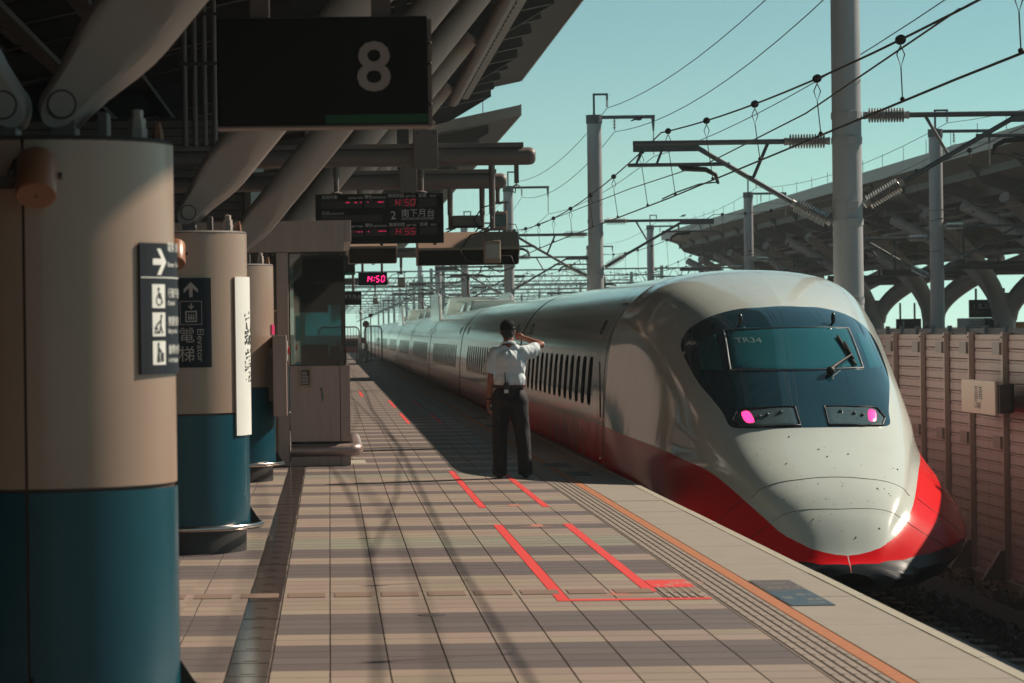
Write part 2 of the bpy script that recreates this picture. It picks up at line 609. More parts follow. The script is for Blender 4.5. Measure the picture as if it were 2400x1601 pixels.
# ================================================================== LARGE STRUCTURE
# ---- ground and tracks
g = MB()
g.add([(-1500, -60, -1.95), (3000, -60, -1.95), (3000, 5000, -1.95), (-1500, 5000, -1.95)], [(0, 1, 2, 3)])
structure(g.build('ground', m_ground))
g = MB()
g.box(3.0, 27.0, -10, 700, -1.94, -1.62)
structure(g.build('track_bed', m_ballast))

tr = thing('railway_track', 'steel rails on concrete sleepers in front of the train nose', 'track', (5.1, 20, -1.6))
mb = MB()
for X in (4.38, 5.82):
    mb.box(X - .035, X + .035, 5, 300, -1.33, -1.27)
    mb.box(X - .012, X + .012, 5, 300, -1.40, -1.33)
    mb.box(X - .07, X + .07, 5, 300, -1.42, -1.40)
mb.build('rail', m_cat, tr)
mb = MB()
mb.box(-1.25, 1.25, -.13, .13, -.12, .08)
sl0 = mb.build('sleeper', m_conc, tr, org=(5.1, 12, -1.5), local=True)
for i in range(1, 45):
    inst(sl0, 'sleeper', tr, (5.1, 12 + i * 0.6, -1.5))
# loose ballast stones (real geometry)
mb = MB()
rnd = random.Random(3)
for i in range(5200):
    x = rnd.uniform(5.9, 8.2)
    y = rnd.uniform(22, 36) if rnd.random() < .8 else rnd.uniform(36, 46)
    z = -1.60 + (0.14 if x < 7.0 else 0.02) + rnd.uniform(-.02, .03)
    r = rnd.uniform(.018, .045)
    q = [Vector((rnd.uniform(-1, 1), rnd.uniform(-1, 1), rnd.uniform(-.7, .7))).normalized() * r * rnd.uniform(.7, 1.3) for _ in range(5)]
    top = Vector((rnd.uniform(-.3, .3) * r, rnd.uniform(-.3, .3) * r, r))
    c = Vector((x, y, z))
    ring = [(r * math.cos(a + rnd.uniform(-.3, .3)), r * math.sin(a + rnd.uniform(-.3, .3)), rnd.uniform(-.3, .3) * r) for a in (0, 1.25, 2.5, 3.8, 5.0)]
    mb.add([c + Vector(p) for p in ring] + [c + top, c - Vector((0, 0, r))], [(0, 1, 5), (1, 2, 5), (2, 3, 5), (3, 4, 5), (4, 0, 5)])
o = mb.build('ballast_stones', m_ballast)
o['kind'] = 'stuff'
g = MB()
g.box(5.86, 7.6, 5, 300, -1.62, -1.52)
structure(g.build('ballast_bed', m_ballast))

# ---- own platform
PX, PYL = 0.295, 0.3025
PE = 3.28
plat = structure(MB().box(-9, 2.705, -60, 330, -1.94, -0.007).build('platform', m_grout))
mb = MB()
mb.box(2.706, 3.10, -60, 330, -1.93, -0.02)
mb.build('platform_edge_wall', m_conc, plat)

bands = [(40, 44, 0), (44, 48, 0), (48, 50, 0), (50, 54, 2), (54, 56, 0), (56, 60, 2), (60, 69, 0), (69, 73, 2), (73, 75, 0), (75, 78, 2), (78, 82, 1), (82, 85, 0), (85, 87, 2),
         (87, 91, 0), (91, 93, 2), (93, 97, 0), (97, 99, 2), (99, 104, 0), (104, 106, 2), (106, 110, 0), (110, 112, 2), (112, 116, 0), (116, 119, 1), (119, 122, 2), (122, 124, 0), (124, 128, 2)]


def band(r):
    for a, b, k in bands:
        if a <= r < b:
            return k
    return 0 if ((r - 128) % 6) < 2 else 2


def tile_box(mb, x0, y0, dx=PX, dy=PYL):
    a, b2, c = 0.0026, 0.0042, 0.0015
    X0, X1, Y0_, Y1 = x0 + a, x0 + dx - a, y0 + b2, y0 + dy - b2
    mb.add([(X0, Y0_, -.006), (X1, Y0_, -.006), (X1, Y1, -.006), (X0, Y1, -.006), (X0 + c, Y0_ + c * .5, 0), (X1 - c, Y0_ + c * .5, 0), (X1 - c, Y1 - c * .5, 0), (X0 + c, Y1 - c * .5, 0)],
           [(4, 5, 6, 7)])
    mb.mi = 1
    o = len(mb.v) - 8
    for q in ((0, 1, 5, 4), (1, 2, 6, 5), (2, 3, 7, 6), (3, 0, 4, 7)):
        mb.f.append(tuple(i + o for i in q))
        mb.m.append(1)
    mb.mi = 0


TM = [m_tl, m_tg2, m_td]
protos = []
for k in range(3):
    mb = MB()
    tile_box(mb, 0, 0)
    protos.append(mb)
first = [None, None, None]
field = [MB(), MB(), MB()]
SKIP_TACT = set()
rows_obj = range(49, 82)
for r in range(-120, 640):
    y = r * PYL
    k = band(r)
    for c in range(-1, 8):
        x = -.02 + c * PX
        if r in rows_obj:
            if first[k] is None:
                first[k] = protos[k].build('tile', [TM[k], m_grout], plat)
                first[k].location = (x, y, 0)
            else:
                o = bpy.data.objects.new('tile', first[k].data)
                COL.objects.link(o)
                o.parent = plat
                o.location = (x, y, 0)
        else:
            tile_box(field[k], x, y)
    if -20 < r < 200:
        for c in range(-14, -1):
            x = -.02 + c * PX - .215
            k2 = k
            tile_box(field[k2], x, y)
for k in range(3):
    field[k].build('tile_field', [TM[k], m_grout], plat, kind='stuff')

# drain strip, polished dark granite
DX0, DX1 = -.53, -.32
mb = MB()
mb.box(-.10, .10, -.29, .29, -.006, 0.0)
mb.box(-.035, .035, -.20, .20, -.0055, 0.0016)
d0 = mb.build('drain_cover', m_drain, plat, org=(-.425, 14.0, 0), local=True)
for i in range(1, 60):
    inst(d0, 'drain_cover', plat, (-.425 + random.uniform(-.004, .004), 14.0 + i * .6, random.uniform(-.001, .0012)))
# expansion joint cover plates
mb = MB()
for c in range(-8, 8):
    x = -.02 + c * PX
    mb.box(x + .03, x + PX - .03, 19.30, 19.62, 0.0003, .004)
mb.build('expansion_joint', mat('joint_plate', (0.30, 0.20, 0.15), .6, var=.1, scale=30), plat)

# tactile strip
mb = MB()
mb.box(0.004, .276, .003, .2995, -.006, 0.0)
for i in range(5):
    x = .03 + i * .0545
    mb.prism([(x - .017, 0), (x + .017, 0), (x + .010, .0055), (x - .010, .0055)], lambda u, v, h: (u, h, v), .012, .29)
t0 = mb.build('tactile_tile', m_tact, plat)
t0.location = (2.34, 14.0, 0)
for i in range(1, 130):
    o = bpy.data.objects.new('tactile_tile', t0.data)
    COL.objects.link(o)
    o.parent = plat
    o.location = (2.34, 14.0 + i * PYL, 0)
mb = MB()
mb.box(2.344, 2.616, 53.33, 200, -.006, 0)
for i in range(5):
    x = 2.34 + .03 + i * .0545
    mb.prism([(x - .017, 0), (x + .017, 0), (x + .010, .0055), (x - .010, .0055)], lambda u, v, h: (u, h, v), 53.4, 200)
mb.build('tactile_strip', m_tact, plat, kind='stuff')
# orange tile line
mb = MB()
mb.box(.004, .086, .002, .148, -.006, .0005)
e0 = mb.build('edge_tile', m_orange, plat)
e0.location = (2.62, 14.0, 0)
for i in range(1, 200):
    o = bpy.data.objects.new('edge_tile', e0.data)
    COL.objects.link(o)
    o.parent = plat
    o.location = (2.62, 14.0 + i * .15125, 0)
MB().box(2.624, 2.706, 44.4, 200, -.006, .0005).build('edge_tile_line', m_orange, plat, kind='stuff')
# granite edge slabs and coping
mb = MB()
mb.box(.006, .484, .003, .897, -.15, 0.0)
e1 = mb.build('edge_slab', m_granite, plat)
e1.location = (2.712, 13.5, 0)
mb = MB()
mb.prism([(.003, -.25), (.078, -.25), (.083, -.02), (.074, 0.002), (.003, 0.002)], lambda u, v, h: (u, h, v), .003, 1.797)
e2 = mb.build('coping_stone', m_coping, plat)
e2.location = (3.20, 13.5, 0)
for i in range(1, 210):
    o = bpy.data.objects.new('edge_slab', e1.data)
    COL.objects.link(o)
    o.parent = plat
    o.location = (2.712, 13.5 + i * .9, random.uniform(-.002, .0005))
for i in range(1, 105):
    o = bpy.data.objects.new('coping_stone', e2.data)
    COL.objects.link(o)
    o.parent = plat
    o.location = (3.20, 13.5 + i * 1.8, random.uniform(-.002, .001))
MB().box(-.02 + 0 * PX + .13, .44, 39.0, 40.1, -.004, .0012).build('patch_slab', m_coping, plat)

# ================================================================== OWN CANOPY
CY = [12.55 + 11.13 * i for i in range(8)]
CXX, CR = -1.19, 0.56


def canopy(name, label, y0, y1, ze, xe, xi, ribs, loc):
    t = thing(name, label, 'canopy', loc)
    zf = lambda x: ze - .2 * (xe - x)
    mb = MB()
    y = y0
    prof = []
    while y < y1:
        prof += [(y, 0), (y + .09, 0), (y + .125, .06), (y + .215, .06)]
        y += .25
    vs = []
    for yy, dz in prof:
        vs += [(xi, yy, zf(xi) + dz), (xe, yy, zf(xe) + dz)]
    mb.add(vs, [(2 * i, 2 * i + 1, 2 * i + 3, 2 * i + 2) for i in range(len(prof) - 1)])
    mb.add([(xi, y0, zf(xi) + .12), (xe, y0, zf(xe) + .12), (xe, y1, zf(xe) + .12), (xi, y1, zf(xi) + .12)], [(0, 1, 2, 3)])
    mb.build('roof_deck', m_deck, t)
    n = max(1, int((y1 - y0) / 3.7))
    L = (y1 - y0) / n
    for i in range(n):
        MB().box(xe + .002, xe + .03, y0 + i * L + .008, y0 + (i + 1) * L - .008, zf(xe) - .02, zf(xe) + .27).build('fascia_panel', m_fascia, t)
    # near end fascia
    mb = MB()
    mb.prism([(xi, zf(xi) - .02), (xe, zf(xe) - .02), (xe, zf(xe) + .25), (xi, zf(xi) + .25)], lambda u, v, h: (u, h, v), y0 - .04, y0 - .002)
    mb.build('gable_fascia', m_fascia, t)
    mb = MB()
    mb.prism([(xi, zf(xi) - .02), (xe, zf(xe) - .02), (xe, zf(xe) + .2), (xi, zf(xi) + .2)], lambda u, v, h: (u, h, v), y1 + .002, y1 + .04)
    mb.build('end_fascia', m_mid, t)
    # tapered ribs
    for y in ribs:
        xt = xe - .75
        mb = MB()
        mb.prism([(xi, zf(xi) - .75), (xt - 1.1, zf(xt - 1.1) - .62), (xt, zf(xt) - .20), (xt, zf(xt) - .004), (xi, zf(xi) - .004)], lambda u, v, h: (u, h, v), y - .02, y + .02)
        for (xa, za, xb, zb) in ((xi, zf(xi) - .75, xt - 1.1, zf(xt - 1.1) - .62), (xt - 1.1, zf(xt - 1.1) - .62, xt, zf(xt) - .20)):
            mb.bar((xa, y, za - .012), (xb, y, zb - .012), .22, .022)
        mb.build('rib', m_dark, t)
    # secondary purlins
    y = y0 + 1.4
    while y < y1 - .5:
        if min(abs(y - r) for r in ribs) > .6:
            mb = MB()
            mb.bar((xi, y, zf(xi) - .16), (xe - .9, y, zf(xe - .9) - .16), .10, .28)
            mb.bar((xi, y, zf(xi) - .31), (xe - .9, y, zf(xe - .9) - .31), .20, .018)
            mb.build('purlin', m_dark, t)
        y += 2.78
    return t, zf


canopy('station_canopy', 'nearest lower platform roof overhead at the top left of the picture', -45.0, 15.5, 7.26, 5.0, -9.0, [CY[0] - 11.13 * k for k in (4, 3, 2, 1, 0)], (0, -10, 7))
cano, zf1 = canopy('station_canopy', 'high steel platform roof with corrugated underside and dark ribs', 15.6, 79.0, 8.09, 5.0, -9.0, CY[1:7], (0, 40, 8))
mb = MB()
mb.tube([(2.93, -45, 7.0), (2.93, 71, 7.0)], .145, 16)
mb.build('edge_pipe', m_mid, cano, smooth=40)
mb = MB()
for i in range(58):
    y = -45 + i * 2
    mb.box(3.12, 3.27, y + .01, y + 1.99, 7.02, 7.13)
mb.build('gutter_beam', m_mid, cano)
mb = MB()
rr = random.Random(5)
for k in range(4):
    mb.tube([(3.06 + .025 * math.sin(y * 2.3 + k) + .01 * k, y, 7.03 + .03 * k + .02 * math.sin(y * 3.1 + k * 2)) for y in [5 + .5 * i for i in range(132)]], .022, 5)
for i in range(90):
    y = 6 + i * .72
    mb.box(3.02, 3.11, y, y + .1, 6.97, 7.10 + rr.uniform(0, .05))
mb.build('cable_bundle', m_wire, cano, kind='stuff')
mb = MB()
for xx, zz in ((2.2, 7.15), (-.5, 6.7), (-4.5, 6.0)):
    mb.tube([(xx, -44, zz), (xx, 78.5, zz)], .09, 10)
mb.build('longitudinal_pipe', m_dark, cano, smooth=40)
mb = MB()
for i, xx in enumerate((-3.0, -3.9)):
    mb.box(xx - .12, xx + .12, 6, 78, 5.72 - .2 * i, 5.80 - .2 * i)
mb.build('cable_tray', m_dark, cano)
# conduits hanging down to the first services beam
cano2, zf2 = canopy('station_canopy', 'lower far platform roof with pale gable fascia beyond the first roof', 79.6, 205.0, 7.26, 5.02, -9.0, [81.2 + 11.13 * i for i in range(11)], (0, 110, 7))
mb = MB()
mb.tube([(2.9, 80, 6.2), (2.9, 200, 6.2)], .14, 10)
mb.build('edge_pipe', m_mid, cano2, smooth=40)
mb = MB()
mb.tube([(4.05, 79.62, 7.3), (4.05, 79.62, 7.72)], .012, 5)
mb.build('lightning_rod', m_mid, cano2)

# ---- columns
def column(y, label):
    t = thing('platform_column', label, 'column', (CXX, y, 0), 'round platform columns in a row')
    c = (CXX, y, 0)
    gap = .010
    for a0 in (-PI / 2, 0, PI / 2, PI):
        MB().lathe([(CR, 1.066), (CR, 2.435)], c, 16, a0 + gap, a0 + PI / 2 - gap).build('upper_cladding', m_beige, t, smooth=30)
        MB().lathe([(CR + .002, .20), (CR + .002, 1.050)], c, 16, a0 + gap, a0 + PI / 2 - gap).build('lower_cladding', m_teal, t, smooth=30)
    MB().lathe([(CR - .012, .2), (CR - .012, 2.42)], c, 48).build('core', m_joint, t, smooth=30)
    MB().lathe([(CR, 2.43), (CR + .004, 2.436), (CR - .01, 2.45), (0.0, 2.45)], c, 48).build('top_plate', m_dark, t, smooth=30)
    MB().lathe([(CR - .03, 0.0), (CR - .03, .20)], c, 48).build('base', m_black, t, smooth=30)
    rp = [(CXX + .64 * math.cos(a), y + .64 * math.sin(a), .20) for a in [2 * PI * i / 48 for i in range(49)]]
    MB().tube(rp, .024, 10, cap=False).build('bumper_ring', m_chrome, t, smooth=50)
    mb = MB()
    for k in range(4):
        a = .02 + k * PI / 2
        ca, sa = math.cos(a), math.sin(a)
        mb.prism([(.53, .19), (.64, .19), (.64, .215), (.565, .33), (.53, .33)], lambda u, v, h, ca=ca, sa=sa: (CXX + u * ca - h * sa, y + u * sa + h * ca, v), -.006, .006)
    mb.build('ring_bracket', m_black, t)
    return t


ordn = ['nearest', 'second', 'third', 'fourth', 'fifth', 'sixth', 'seventh', 'eighth']
col0 = column(CY[0], 'nearest beige and teal round column at the left edge of the picture')
column_labels = ['beige and teal round column with the black elevator sign', 'third beige and teal round column beside the steel cabinet', 'fourth round platform column hidden behind the glass booth',
                 'fifth round platform column behind the glass booth', 'sixth round platform column behind the glass booth', 'seventh round platform column behind the glass booth']
for i in range(1, 7):
    dup(col0, (0, CY[i] - CY[0], 0), column_labels[i - 1])


# ---- leaning struts
def strut(y, sgn, label):
    # one tapered leaning tube pinned on a clevis
    x0 = CXX + sgn * .12
    t = thing('roof_strut', label, 'strut', (x0, y, 2.45), 'tapered steel struts leaning from the column tops')
    p0 = Vector((x0, y, 2.60))
    zt = 7.15 if sgn > 0 else 6.0
    k = .83
    p1 = Vector((p0.x + sgn * k * (zt - p0.z), y, zt))
    d = (p1 - p0).normalized()
    L = (p1 - p0).length
    pts = []
    rs = []
    for i in range(25):
        f = i / 24
        pts.append(p0 + d * (.34 + (L - .34) * f))
        rs.append(.150 + .048 * math.sin(PI * min(1, f)) ** .7)
    side = Vector((0, 1, 0))
    nrm = d.cross(side).normalized()
    mb = MB()
    NS, NR = 36, 0
    rings_ = [-.105 + .115 * (1 - math.cos(PI / 2 * i / 6)) for i in range(7)] + [.05 + .08 * i for i in range(1, 14)] + [1.15 + (L - 1.15) * i / 12 for i in range(1, 13)]
    for dd in rings_:
        if dd < .012:
            w_ = math.sqrt(max(1e-6, .105 ** 2 - dd ** 2)) if dd < 0 else .105
        else:
            f = min(1, dd / .42)
            w_ = .105 + .075 * f * f * (3 - 2 * f)
        rr_ = .180 + .012 * math.sin(PI * max(0, dd) / L) - .03 * max(0, dd / L - .6)
        w_ = w_ if dd < .42 else rr_
        g_ = min(1, max(0, (dd - .46) / .42))
        fl = .128 + (rr_ - .128) * g_ * g_ * (3 - 2 * g_)
        for j in range(NS):
            an = 2 * PI * j / NS
            sv_ = max(-fl, min(fl, rr_ * math.sin(an)))
            mb.v.append(tuple(p0 + d * dd + nrm * (w_ * math.cos(an)) + side * sv_))
        if NR:
            for j in range(NS):
                j2 = (j + 1) % NS
                mb.f.append(((NR - 1) * NS + j, (NR - 1) * NS + j2, NR * NS + j2, NR * NS + j))
                mb.m.append(0)
        NR += 1
    mb.f.append(tuple(range(NS)))
    mb.m.append(0)
    mb.build('tube', m_strut, t, smooth=28)
    mb = MB()
    mb.tube([p0 + side * (-.136), p0 + side * .136], .060, 24)
    mb.build('pin_ring', m_dark, t, smooth=40)
    MB().tube([p0 + side * (-.141), p0 + side * (-.1365)], .052, 24).build('pin', m_strut, t, smooth=40)
    # dark slot of the fork, seen on the underside
    mb = MB()
    sl_ = p0 + d * .16 - nrm * .0
    mb.prism([(.05 * math.cos(q) * (1 if q < PI else 1), .028 * math.sin(q)) for q in [2 * PI * i / 14 for i in range(14)]], lambda u, v, h: tuple(p0 + d * (.24 + u) + side * v + nrm * (h * sgn)), .10, .152)
    mb.build('slot', m_dark, t)
    # standing lug
    mb = MB()
    mb.box(x0 - .05, x0 + .05, y - .12, y + .12, 2.452, 2.60)
    mb.box(x0 + sgn * .16 - .02, x0 + sgn * .16 + .02, y - .10, y + .10, 2.452, 2.57)
    mb.build('lug', m_mid, t, bevel=.004)
    for (dx, dy) in ((.30, -.05), (.38, -.02)):
        mb = MB()
        bx = x0 + sgn * dx
        q_ = 1.0 if dx < .35 else .6
        mb.lathe([(.04 * q_, 0), (.04 * q_, .05 * q_), (.034 * q_, .052 * q_), (.034 * q_, .09 * q_), (.024 * q_, .09 * q_), (.024 * q_, .125 * q_), (0, .13 * q_)], (bx, y + dy, 2.452), 6)
        mb.build('bolt', m_strut if dx < .35 else m_rust, t)
    return t


s0 = strut(CY[0], 1, 'wide pale strut leaning right from the nearest column top')
strut(CY[0], -1, 'pale strut leaning left from the nearest column, cut by the frame edge')
SLAB = ['pale strut rising from the column with the elevator sign to behind the number 8 sign', 'pale strut rising from the third column across the services beams',
        'fourth leaning strut from the camera, seen right of the number 8 sign', 'fifth leaning strut from the camera, seen right of the number 8 sign',
        'sixth leaning strut from the camera, seen right of the number 8 sign', 'seventh leaning strut from the camera, seen low beside the number 8 sign']
for i in range(1, 7):
    dup(s0, (0, CY[i] - CY[0], 0), SLAB[i - 1])

# unseen dark blocks, added to hold back sky and bounce light
structure(MB().box(-9.0, 1.6, -16, -4.0, 0.0, 5.6).build('added_shade_block', mat('shade_block_panel', (.13, .095, .085), .7, var=.15)))  # added behind the camera, out of view, to darken the column fronts
structure(MB().box(-9.4, -9.05, -50, 330, -1.9, 5.2).build('side_wall', mat('sky_block_panel', (.10, .078, .072), .7, var=.15)))  # added left of the frame, unseen, to cut sky light and reflections
# ---- noise barrier between the tracks
bar_t = thing('noise_barrier', 'tall pinkish metal noise barrier with ribbed planks right of the train', 'barrier', (8.3, 38, -1.5))
PYS = [23.0, 25.1, 27.2, 29.2, 31.2, 33.3, 35.4, 37.5, 39.47, 41.05, 42.7, 44.75, 46.8, 48.9, 51, 53.1, 55.2, 57.3]
WX, ZB, ZT = 8.30, -1.46, 1.50
MB().box(8.18, 8.42, 15, 200, -1.94, -1.464).build('plinth', m_conc, bar_t)
NPL = 21
PH = (ZT - ZB) / NPL
for i, y in enumerate(PYS):
    mb = MB()
    mb.box(WX - .10, WX - .04, y - .045, y + .045, ZB, ZT + .06)
    mb.box(WX - .04, WX + .04, y - .015, y + .015, ZB, ZT + .06)
    mb.build('post', m_post, bar_t)
    for zz in (1.36, .21):
        MB().box(WX - .13, WX - .101, y + .01, y + .42, zz - .075, zz + .075).build('bracket_plate', mat('bracket_grey', (.26, .20, .19), .5) if i == 0 and zz > 1 else bpy.data.materials['bracket_grey'], bar_t)
    MB().prism([(0, 0), (-.28, 0), (-.05, .36), (0, .36)], lambda u, v, h, y=y: (WX - .10 + u, y + h, ZB + v), -.06, .06).build('base_gusset', m_mid, bar_t)
    mb = MB()
    for dy in (-.02, .02):
        mb.tube([(WX - .11, y + dy, ZT - .0), (WX - .098, y + dy, ZT - .0)], .010, 6)
    mb.build('bolt', m_wire, bar_t)
plank = {}
rest = MB()


def plank_geo(mb, L, x0=0.0, y0=0.0, z0=0.0):
    prof = [(.0, .003), (-.026, .007), (-.026, .098), (-.010, .104), (-.010, .112), (-.022, .116), (-.022, .130), (0, PH - .002)]
    vs = []
    for (x, z) in prof:
        vs += [(x0 + x, y0, z0 + z), (x0 + x, y0 + L, z0 + z)]
    mb.add(vs, [(2 * q, 2 * q + 1, 2 * q + 3, 2 * q + 2) for q in range(len(prof) - 1)])
    mb.add([(x0 + .03, y0, z0), (x0 + .03, y0 + L, z0), (x0 + .03, y0 + L, z0 + PH - .002), (x0 + .03, y0, z0 + PH - .002)], [(0, 3, 2, 1)])


for i in range(len(PYS) - 1):
    ya, yb = PYS[i] + .05, PYS[i + 1] - .05
    L = round(yb - ya, 3)
    for j in range(NPL):
        z0 = ZB + j * PH
        if not 31.0 < PYS[i] < 46.5:
            plank_geo(rest, L, WX, ya, z0)
        elif L not in plank:
            mb = MB()
            plank_geo(mb, L)
            plank[L] = mb.build('plank', m_wall, bar_t, org=(WX, ya, z0), local=True)
        else:
            inst(plank[L], 'plank', bar_t, (WX + random.uniform(-.002, .002), ya, z0))
rest.build('outer_planks', m_wall, bar_t, kind='stuff')
mb = MB()
for i in range(14):
    ya = 57.4 + i * 10
    mb.box(WX - .03, WX + .03, ya, ya + 9.98, ZB, ZT)
mb.build('far_planks', m_wall, bar_t, kind='stuff')
mb = MB()
mb.box(WX - .02, WX + .02, 20, 58, ZT - .01, ZT + .03)
mb.build('top_rail', m_post, bar_t)
mb = MB()
for i in range(len(PYS) - 1):
    a, b = PYS[i], PYS[i + 1]
    mb.tube([(WX + .03, a + (b - a) * f, ZT + .045 - .03 * math.sin(PI * f)) for f in [q / 8 for q in range(9)]], .014, 6)
mb.build('cable', m_wire, bar_t)
# far low barrier
t = thing('noise_barrier', 'blue grey far barrier whose panel tops show above the pinkish one', 'barrier', (17.5, 90, -1.5))
for i in range(44):
    y = 60 + i * 2.4
    MB().box(17.47, 17.53, y + .06, y + 2.34, -1.5, 1.56).build('panel', m_bluegrey if i % 2 else mat('dark_blue_panel', (.12, .15, .17), .5) if i == 0 else bpy.data.materials['dark_blue_panel'], t)
mb = MB()
mb.box(-.06, .06, -.05, .05, -1.5, 1.64)
p0 = mb.build('post', m_bluegrey, t, org=(17.44, 60, 0), local=True)
for i in range(1, 45):
    inst(p0, 'post', t, (17.44, 60 + i * 2.4, 0))
hz = MB().box(-60, 60, -62, 700, -3.0, 40).build('haze', [])
hz['kind'] = 'stuff'
hm = bpy.data.materials.new('haze_air')
hm.use_nodes = True
ht = hm.node_tree
for n in list(ht.nodes):
    ht.nodes.remove(n)
hv = ht.nodes.new('ShaderNodeVolumePrincipled')
hv.inputs['Color'].default_value = (.80, .95, .97, 1)
hv.inputs['Density'].default_value = HAZE
hv.inputs['Anisotropy'].default_value = .3
ho = ht.nodes.new('ShaderNodeOutputMaterial')
ht.links.new(hv.outputs[0], ho.inputs['Volume'])
hz.data.materials.append(hm)
#PART2

# ================================================================== TRAIN
XC = 5.10
ST = [
    (38.30, [(0, -1.05), (1.35, -1.05), (1.62, -.78), (1.68, -.2), (1.68, .45), (1.65, 1.1), (1.50, 1.75), (.98, 2.24), (0, 2.38)]),
    (36.60, [(0, -1.05), (1.35, -1.05), (1.62, -.78), (1.69, -.22), (1.60, .40), (1.49, 1.05), (1.36, 1.69), (.93, 2.16), (0, 2.30)]),
    (34.55, [(0, -1.05), (1.32, -1.04), (1.58, -.78), (1.66, -.2), (1.44, .33), (1.33, .80), (1.16, 1.25), (.72, 1.70), (0, 1.88)]),
    (33.40, [(0, -1.04), (1.25, -1.03), (1.53, -.77), (1.63, -.24), (1.30, .25), (1.20, .58), (1.02, .88), (.6, 1.15), (0, 1.25)]),
    (32.35, [(0, -1.03), (1.1, -1.0), (1.42, -.76), (1.54, -.35), (1.08, .12), (.96, .32), (.78, .46), (.45, .56), (0, .60)]),
    (31.30, [(0, -1.02), (.85, -.98), (1.20, -.76), (1.32, -.52), (.82, -.17), (.7, -.03), (.52, .06), (.28, .11), (0, .125)]),
    (30.80, [(0, -1.01), (.65, -.96), (.95, -.80), (1.04, -.65), (.60, -.41), (.48, -.31), (.35, -.25), (.18, -.22), (0, -.21)]),
    (30.42, [(0, -.98), (.45, -.94), (.62, -.85), (.65, -.77), (.38, -.66), (.29, -.63), (.2, -.615), (.1, -.605), (0, -.60)]),
    (30.28, [(0, -.98), (.34, -.95), (.48, -.88), (.50, -.81), (.29, -.735), (.22, -.715), (.15, -.705), (.07, -.70), (0, -.70)]),
    (30.21, [(0, -.93), (.15, -.91), (.22, -.87), (.22, -.83), (.13, -.79), (.09, -.78), (.06, -.775), (.03, -.772), (0, -.77)])]


def crv(p0, p1, p2, p3, f):
    return .5 * ((2 * p1) + (-p0 + p2) * f + (2 * p0 - 5 * p1 + 4 * p2 - p3) * f * f + (-p0 + 3 * p1 - 3 * p2 + p3) * f ** 3)


def ring_at(k):
    n = 9
    i = int(min(max(math.floor(k), 0), n - 1))
    f = k - i
    def g(j, fn):
        if j < 0:
            return 2 * fn(0) - fn(1)
        if j > n:
            return 2 * fn(n) - fn(n - 1)
        return fn(j)
    y = crv(*[g(i + d, lambda j: ST[j][0]) for d in (-1, 0, 1, 2)], f)
    P = []
    for q in range(9):
        P.append((crv(*[g(i + d, lambda j: ST[j][1][q][0]) for d in (-1, 0, 1, 2)], f), crv(*[g(i + d, lambda j: ST[j][1][q][1]) for d in (-1, 0, 1, 2)], f)))
    return y, P


def sec(P, t):
    n = 8
    i = int(min(max(math.floor(t), 0), n - 1))
    f = t - i
    def g(j):
        if j < 0:
            return (-P[-j][0], P[-j][1])
        if j > n:
            return (-P[2 * n - j][0], P[2 * n - j][1])
        return P[j]
    q = [g(i + d) for d in (-1, 0, 1, 2)]
    return crv(*[a[0] for a in q], f), crv(*[a[1] for a in q], f)


def SF(k, ts, off=0.0):
    # ts in [-8,8]: sign = side (negative = platform side), |ts| = profile parameter
    side = -1 if ts < 0 else 1
    def P0(k, t):
        y, P = ring_at(k)
        a, z = sec(P, t)
        return Vector((XC + side * a, y, z))
    t = abs(ts)
    p = P0(k, t)
    if off:
        e = .02
        dk = P0(min(k + e, 7.99), t) - P0(max(k - e, 0), t)
        dt = P0(k, min(t + e, 8)) - P0(k, max(t - e, 0))
        n = dk.cross(dt)
        if n.length > 1e-9:
            n.normalize()
            c = Vector((XC, p.y + 1.5, -.2))
            if n.dot(p - c) < 0:
                n = -n
            p = p + n * off
    return p


train = thing('train', 'white high speed train with red skirt and long nose beside the platform', 'train', (XC, 34, -1.25))


def tb(k):
    pts = [(0, 1.6), (3, 1.9), (5, 2.98), (6.2, 3.28), (6.75, 3.55), (7.08, 4.0), (7.4, 4.4), (7.93, 7.85), (9, 7.9)]
    for (a, b), (c, d) in zip(pts, pts[1:]):
        if a <= k <= c:
            return b + (d - b) * (k - a) / (c - a)
    return 7.9


mb = MB()
KS = [4.6 * i / 60 for i in range(60)] + [4.6 + 1.9 * i / 40 for i in range(40)] + [6.5 + .56 * (1 - (1 - i / 30) ** 2) for i in range(31)] + [7.08 + 1.92 * i / 20 for i in range(21)]
NK = len(KS) - 1
cols_ = []
for side in (-1, 1):
    vs = []
    fs = []
    ms = []
    n1, n2, n3 = 6, 14, 26
    for ik in range(NK + 1):
        k = KS[ik]
        y, P = ring_at(k)
        b = tb(k)
        tw_ = 4.0
        tws = [(5.9, 4.0), (6.15, 4.06), (6.38, 4.24), (6.55, 4.55), (6.7, 5.02), (6.85, 5.83), (6.98, 6.87), (7.05, 7.95), (9.1, 7.97)]
        for (ka, ta), (kb, tb_) in zip(tws, tws[1:]):
            if ka <= k < kb:
                tw_ = ta + (tb_ - ta) * (k - ka) / (kb - ka)
        tw_ = min(7.99, max(tw_, b + .01))
        tv = [b * i / n1 for i in range(n1)] + [b + (tw_ - b) * i / n2 for i in range(n2)] + [tw_ + (8 - tw_) * i / n3 for i in range(n3 + 1)]
        for t in tv:
            a, z = sec(P, t)
            vs.append((XC + side * a, y, z))
    C = n1 + n2 + n3 + 1
    for ik in range(NK):
        for c in range(C - 1):
            q = (ik * C + c, ik * C + c + 1, (ik + 1) * C + c + 1, (ik + 1) * C + c)
            fs.append(q if side > 0 else q[::-1])
            ms.append(0 if c < n1 else (1 if c < n1 + n2 else 2))
    o0 = len(mb.v)
    mb.v += vs
    for f, m in zip(fs, ms):
        mb.f.append(tuple(i + o0 for i in f))
        mb.m.append(m)
NOSE_MB = mb
P38 = ST[0][1]


